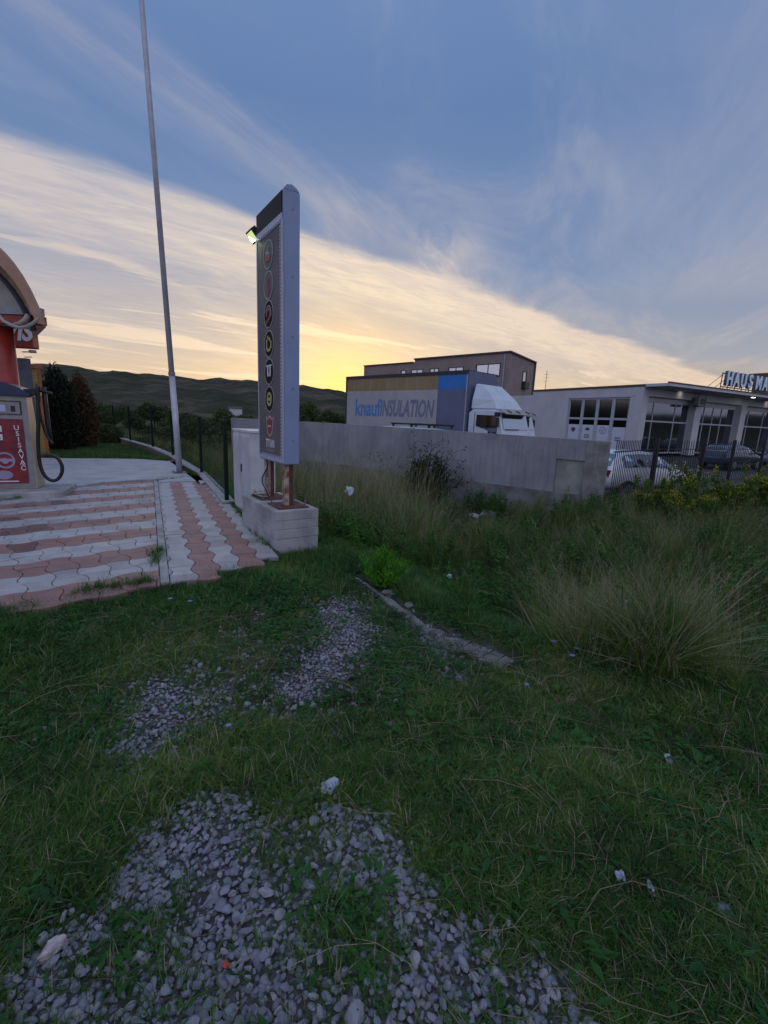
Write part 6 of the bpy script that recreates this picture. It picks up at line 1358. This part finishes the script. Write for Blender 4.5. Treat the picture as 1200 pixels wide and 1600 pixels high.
# tall dry reeds behind the sign and a leaning dry clump on the right
def dreed(x, y): return (np.exp(-(((x+.6)/1.6)**2+((y-9.8)/2.0)**2))*.9+np.exp(-(((x-1.8)/.5)**2+((y-3.0)/.6)**2))*.9+.14*((x > 1.2) & (y < 9)))*(line_q(x, y) < -.2)*(sd_edge(x, y) > .5)
reeds = [tallt(r5, 7, .85, 1.35, 6, r=.08, lean_=(.05, .45), w_=.0018, dryp=.85, seg=6) for _ in range(4)]
x, y = rnd_field(5200, dreed, -6, 6, 2.0, 15, r5); n = len(x); rs_ = np.where(x > 1.2, r5.uniform(.45, .85, n), r5.uniform(.9, 1.5, n)); rs_ = np.where((x > 3) | (y > 5) & (x > 1), rs_*.75, rs_)
scatter('dry_reeds', np.stack([x, y, ground(x, y)], -1), np.stack([r5.normal(.08, .12, n), np.where(x > 1.2, r5.normal(-.28, .22, n), r5.normal(-.05, .12, n)), r5.uniform(0, 6.28, n)], -1), rs_, r5.integers(0, 4, n), reeds)
# fields beyond the green fence
def dfield(x, y): s = sd_edge(x, y); return smooth(s/.4)*(line_q(x, y) < -.3 if False else 1)*((x < -2.2) | (y > 14))*(x < 0)*(-x < y*.95)
x, y = rnd_field(9000, dfield, -24, 0, 8, 30, r5); k_ = ~((((x-W0.x)*WN.x+(y-W0.y)*WN.y) > -.2) & (((x-W0.x)*WD.x+(y-W0.y)*WD.y) < 14)); x, y = x[k_], y[k_]; n = len(x)
scatter('field_grass', np.stack([x, y, ground(x, y)], -1), np.stack([r5.normal(0, .15, n), r5.normal(0, .15, n), r5.uniform(0, 6.28, n)], -1), r5.uniform(.7, 1.3, n), r5.integers(0, 6, n), talls)
# fallen straw: long thin arcs lying on the turf
def straw(rng):
    mb = MB(); L_ = rng.uniform(.10, .30) if rng.random() < .7 else rng.uniform(.3, .6); c_ = rng.uniform(-.35, .35); pts = [Vector((L_*(t_-.5), c_*L_*(t_-.5)**2*4, .012+.022*sin(pi*t_)*rng.uniform(.3, 1.3))) for t_ in np.linspace(0, 1, 6)]; mb.tube(pts, .0010, 3); 
    if rng.random() < .4: mb.tube([pts[3], pts[3]+Vector((.05, .03, .02))], .0008, 3)
    return mb.mesh('straw', M['dry'])
straws = [straw(r5) for _ in range(8)]
def dstraw(x, y): return .8* view(x, y)*(~paved(x, y))*(.25+.75*patch(x, y, 1.7, 5)**2+.8*(x > .35)*(y < 2.1)*patch(x, y, 4, 1))
x, y = rnd_field(2300, dstraw, -2.6, 3.0, .6, 3.6, r5); n = len(x)
scatter('fallen_straw', np.stack([x, y, ground(x, y)+.012], -1), np.stack([r5.normal(0, .1, n), r5.normal(0, .12, n), r5.uniform(0, 6.28, n)], -1), r5.uniform(.5, 1.3, n), r5.integers(0, 8, n), straws)
# ------------------------------------------------------------------ half-buried concrete strip
M['buried'] = mat('buried_concrete', (.27, .255, .25), .9, var=.25, vsc=8, bump=.6, bsc=40)
mb = MB(); segs = []
for i, ((x0, y0), (x1, y1)) in enumerate(zip(CURB[:-1], CURB[1:])):
    p, q_ = Vector((x0, y0, 0)), Vector((x1, y1, 0)); d = (q_-p).normalized(); s_ = Vector((-d.y, d.x, 0)); w_ = (.02, .05, .17, .11)[i]; 
    for k in range(4):
        a_, b_ = p.lerp(q_, k/4), p.lerp(q_, (k+.985)/4); za = float(ground(a_.x, a_.y))+.006; zb_ = float(ground(b_.x, b_.y))+.006; j1, j2 = w_*rg.uniform(.8, 1.15), w_*rg.uniform(.8, 1.15)
        P = [a_-s_*j1, b_-s_*j2, b_+s_*j1, a_+s_*j2]; zs = [za, zb_, zb_, za]
        mb.add([Vector((t_.x, t_.y, z-.12)) for t_, z in zip(P, zs)]+[Vector((t_.x, t_.y, z)) for t_, z in zip(P, zs)], [(3, 2, 1, 0), (4, 5, 6, 7), (0, 1, 5, 4), (1, 2, 6, 5), (2, 3, 7, 6), (3, 0, 4, 7)])
tag(mb.build('buried_kerb', M['buried'], bevel=.008), kind='structure')
# ------------------------------------------------------------------ litter, flowers, small marks
def scrap(name, label, cat, px, py, r, mt_, flat=.45, z=None, seed=0, lift=.03):
    rs = np.random.default_rng(seed+100); p = gz(px, py, -.04 if z is None else z); zz_ = float(ground(p.x, p.y))+lift if z is None else z
    p = gz(px, py, zz_)
    bm = bmesh.new(); bmesh.ops.create_icosphere(bm, subdivisions=3, radius=1)
    w_ = rs.normal(size=(6, 3))*2.2; ph = rs.uniform(0, 6.28, 6)
    for v in bm.verts:
        k_ = 1+.28*sum(sin(Vector(w_[i]).dot(v.co)*1.3+ph[i]) for i in range(6))*.5; k_ += .10*sin(v.co.x*9+v.co.y*7)
        v.co = Vector((v.co.x*k_*r*1.2, v.co.y*k_*r*.75, v.co.z*k_*r*flat))
    me = bpy.data.meshes.new(name); bm.to_mesh(me); bm.free(); me.materials.append(mt_); o = link(name, me, None, p); o.rotation_euler = (rs.normal(0, .3), rs.normal(0, .3), rs.uniform(0, 6)); return tag(o, label, cat)
scrap('plastic_bag', 'crumpled white plastic scrap lying above the gravel in the middle of the grass', 'litter', 512, 1230, .038, M['litter'], .5, seed=1)
scrap('tissue', 'small white tissue in the dark grass at the right side', 'litter', 1045, 1187, .026, M['litter'], .5, seed=2)
scrap('tissue', 'crumpled round white tissue, left of two in the lower right grass', 'litter', 970, 1368, .018, M['litter'], .7, seed=3)
scrap('tissue', 'flattened white tissue, right of two in the lower right grass', 'litter', 1018, 1388, .022, M['litter'], .4, seed=4)
scrap('wrapper', 'tiny pale blue wrapper in the lower grass near the gravel', 'litter', 795, 1441, .010, M['litter'], .3, seed=5)
scrap('plastic_bag', 'torn white bag caught in the tall dry grass right of the plinth', 'litter', 545, 768, .075, M['litter'], .9, z=.35, seed=6)
scrap('plastic_bag', 'white rubbish bag at the foot of the concrete wall', 'litter', 765, 803, .15, M['litter'], .5, seed=7, lift=.12)
scrap('plastic_bag', 'second smaller white rubbish bag beside the one at the wall foot', 'litter', 742, 806, .09, M['litter'], .5, seed=8, lift=.12)
scrap('paper_scrap', 'white paper scrap in the grass right of the lime green shrub', 'litter', 702, 900, .045, M['litter'], .3, seed=9, lift=.08)
scrap('pale_rock', 'pale pinkish angular rock at the left edge of the gravel', 'rock', 80, 1483, .030, M['litter_pink'], .7, seed=10)
scrap('paper_scrap', 'small white scrap in the grass at the far left', 'litter', 57, 1154, .016, M['trash_leaf'], .4, seed=11)
scrap('bottle_cap', 'small red scrap lying on the gravel', 'litter', 352, 1507, .010, M['litter_red'], .6, seed=12, lift=.04)
scrap('wrapper', 'orange wrapper at the top of the gravel path near the plinth', 'litter', 494, 937, .028, M['litter_red'], .3, seed=13)
scrap('grey_rock', 'grey rock lying in the grass beside the gravel path', 'rock', 620, 1098, .022, M['buried'], .7, seed=14, lift=.01)
scrap('grey_rock', 'flat grey rock right under the lime green shrub', 'rock', 607, 926, .05, M['buried'], .4, seed=15, lift=.01)
scrap('grey_rock', 'grey rock at the upper end of the buried kerb strip', 'rock', 640, 945, .05, M['buried'], .4, seed=16, lift=.01)
for k, (px, py, z_, lab) in enumerate(((357, 1134, .05, 'violet blue chicory flower in the grass between the two gravel patches'), (865, 1003, .03, 'uppermost chicory flower of three near the foot of the dry grass clump'), (901, 1014, .03, 'right chicory flower of three near the foot of the dry grass clump'), (894, 1025, .03, 'lowest chicory flower of three near the foot of the dry grass clump'), (823, 1070, .05, 'single chicory flower below the end of the buried kerb strip'), (266, 936, .04, 'left of two chicory flowers in the lush fringe by the paving'), (297, 940, .04, 'right of two chicory flowers in the lush fringe by the paving'))):
    p0 = gz(px, py, -.05); zg = float(ground(p0.x, p0.y)); p = gz(px, py, max(zg+.06, z_ if z_ > zg else zg+.06)); fz = thing('chicory_flower', lab, 'flower', Vector((p.x, p.y, zg)))
    mb = MB(); R_ = .016 if py > 1050 else .022
    for j in range(14):
        a_ = 2*pi*j/14; d = Vector((cos(a_), sin(a_)*.9, .35)); s_ = Vector((-sin(a_), cos(a_), 0))*R_*.2; mb.add([p, p+d*R_*.6-s_, p+d*R_, p+d*R_*.6+s_], [(0, 1, 2, 3)])
    mb.build('petals', M['petal'], fz); MB().tube([Vector((p.x+.01, p.y, zg)), Vector((p.x+.004, p.y, (zg+p.z)/2)), p], .0013, 4).build('stem', M['weed'], fz)
# pale stake in the dry clump
sp0 = gz(979, 935, .10); st = thing('marker_stake', 'short pale grey plastic stake half hidden in the dry grass clump', 'stake', Vector((sp0.x, sp0.y, -.3)))
MB().bar(Vector((sp0.x, sp0.y, -.4)), sp0+Vector((0, 0, -.02)), .014, 8).build('tube', M['cab_metal'], st)
print('objects', len(bpy.data.objects))
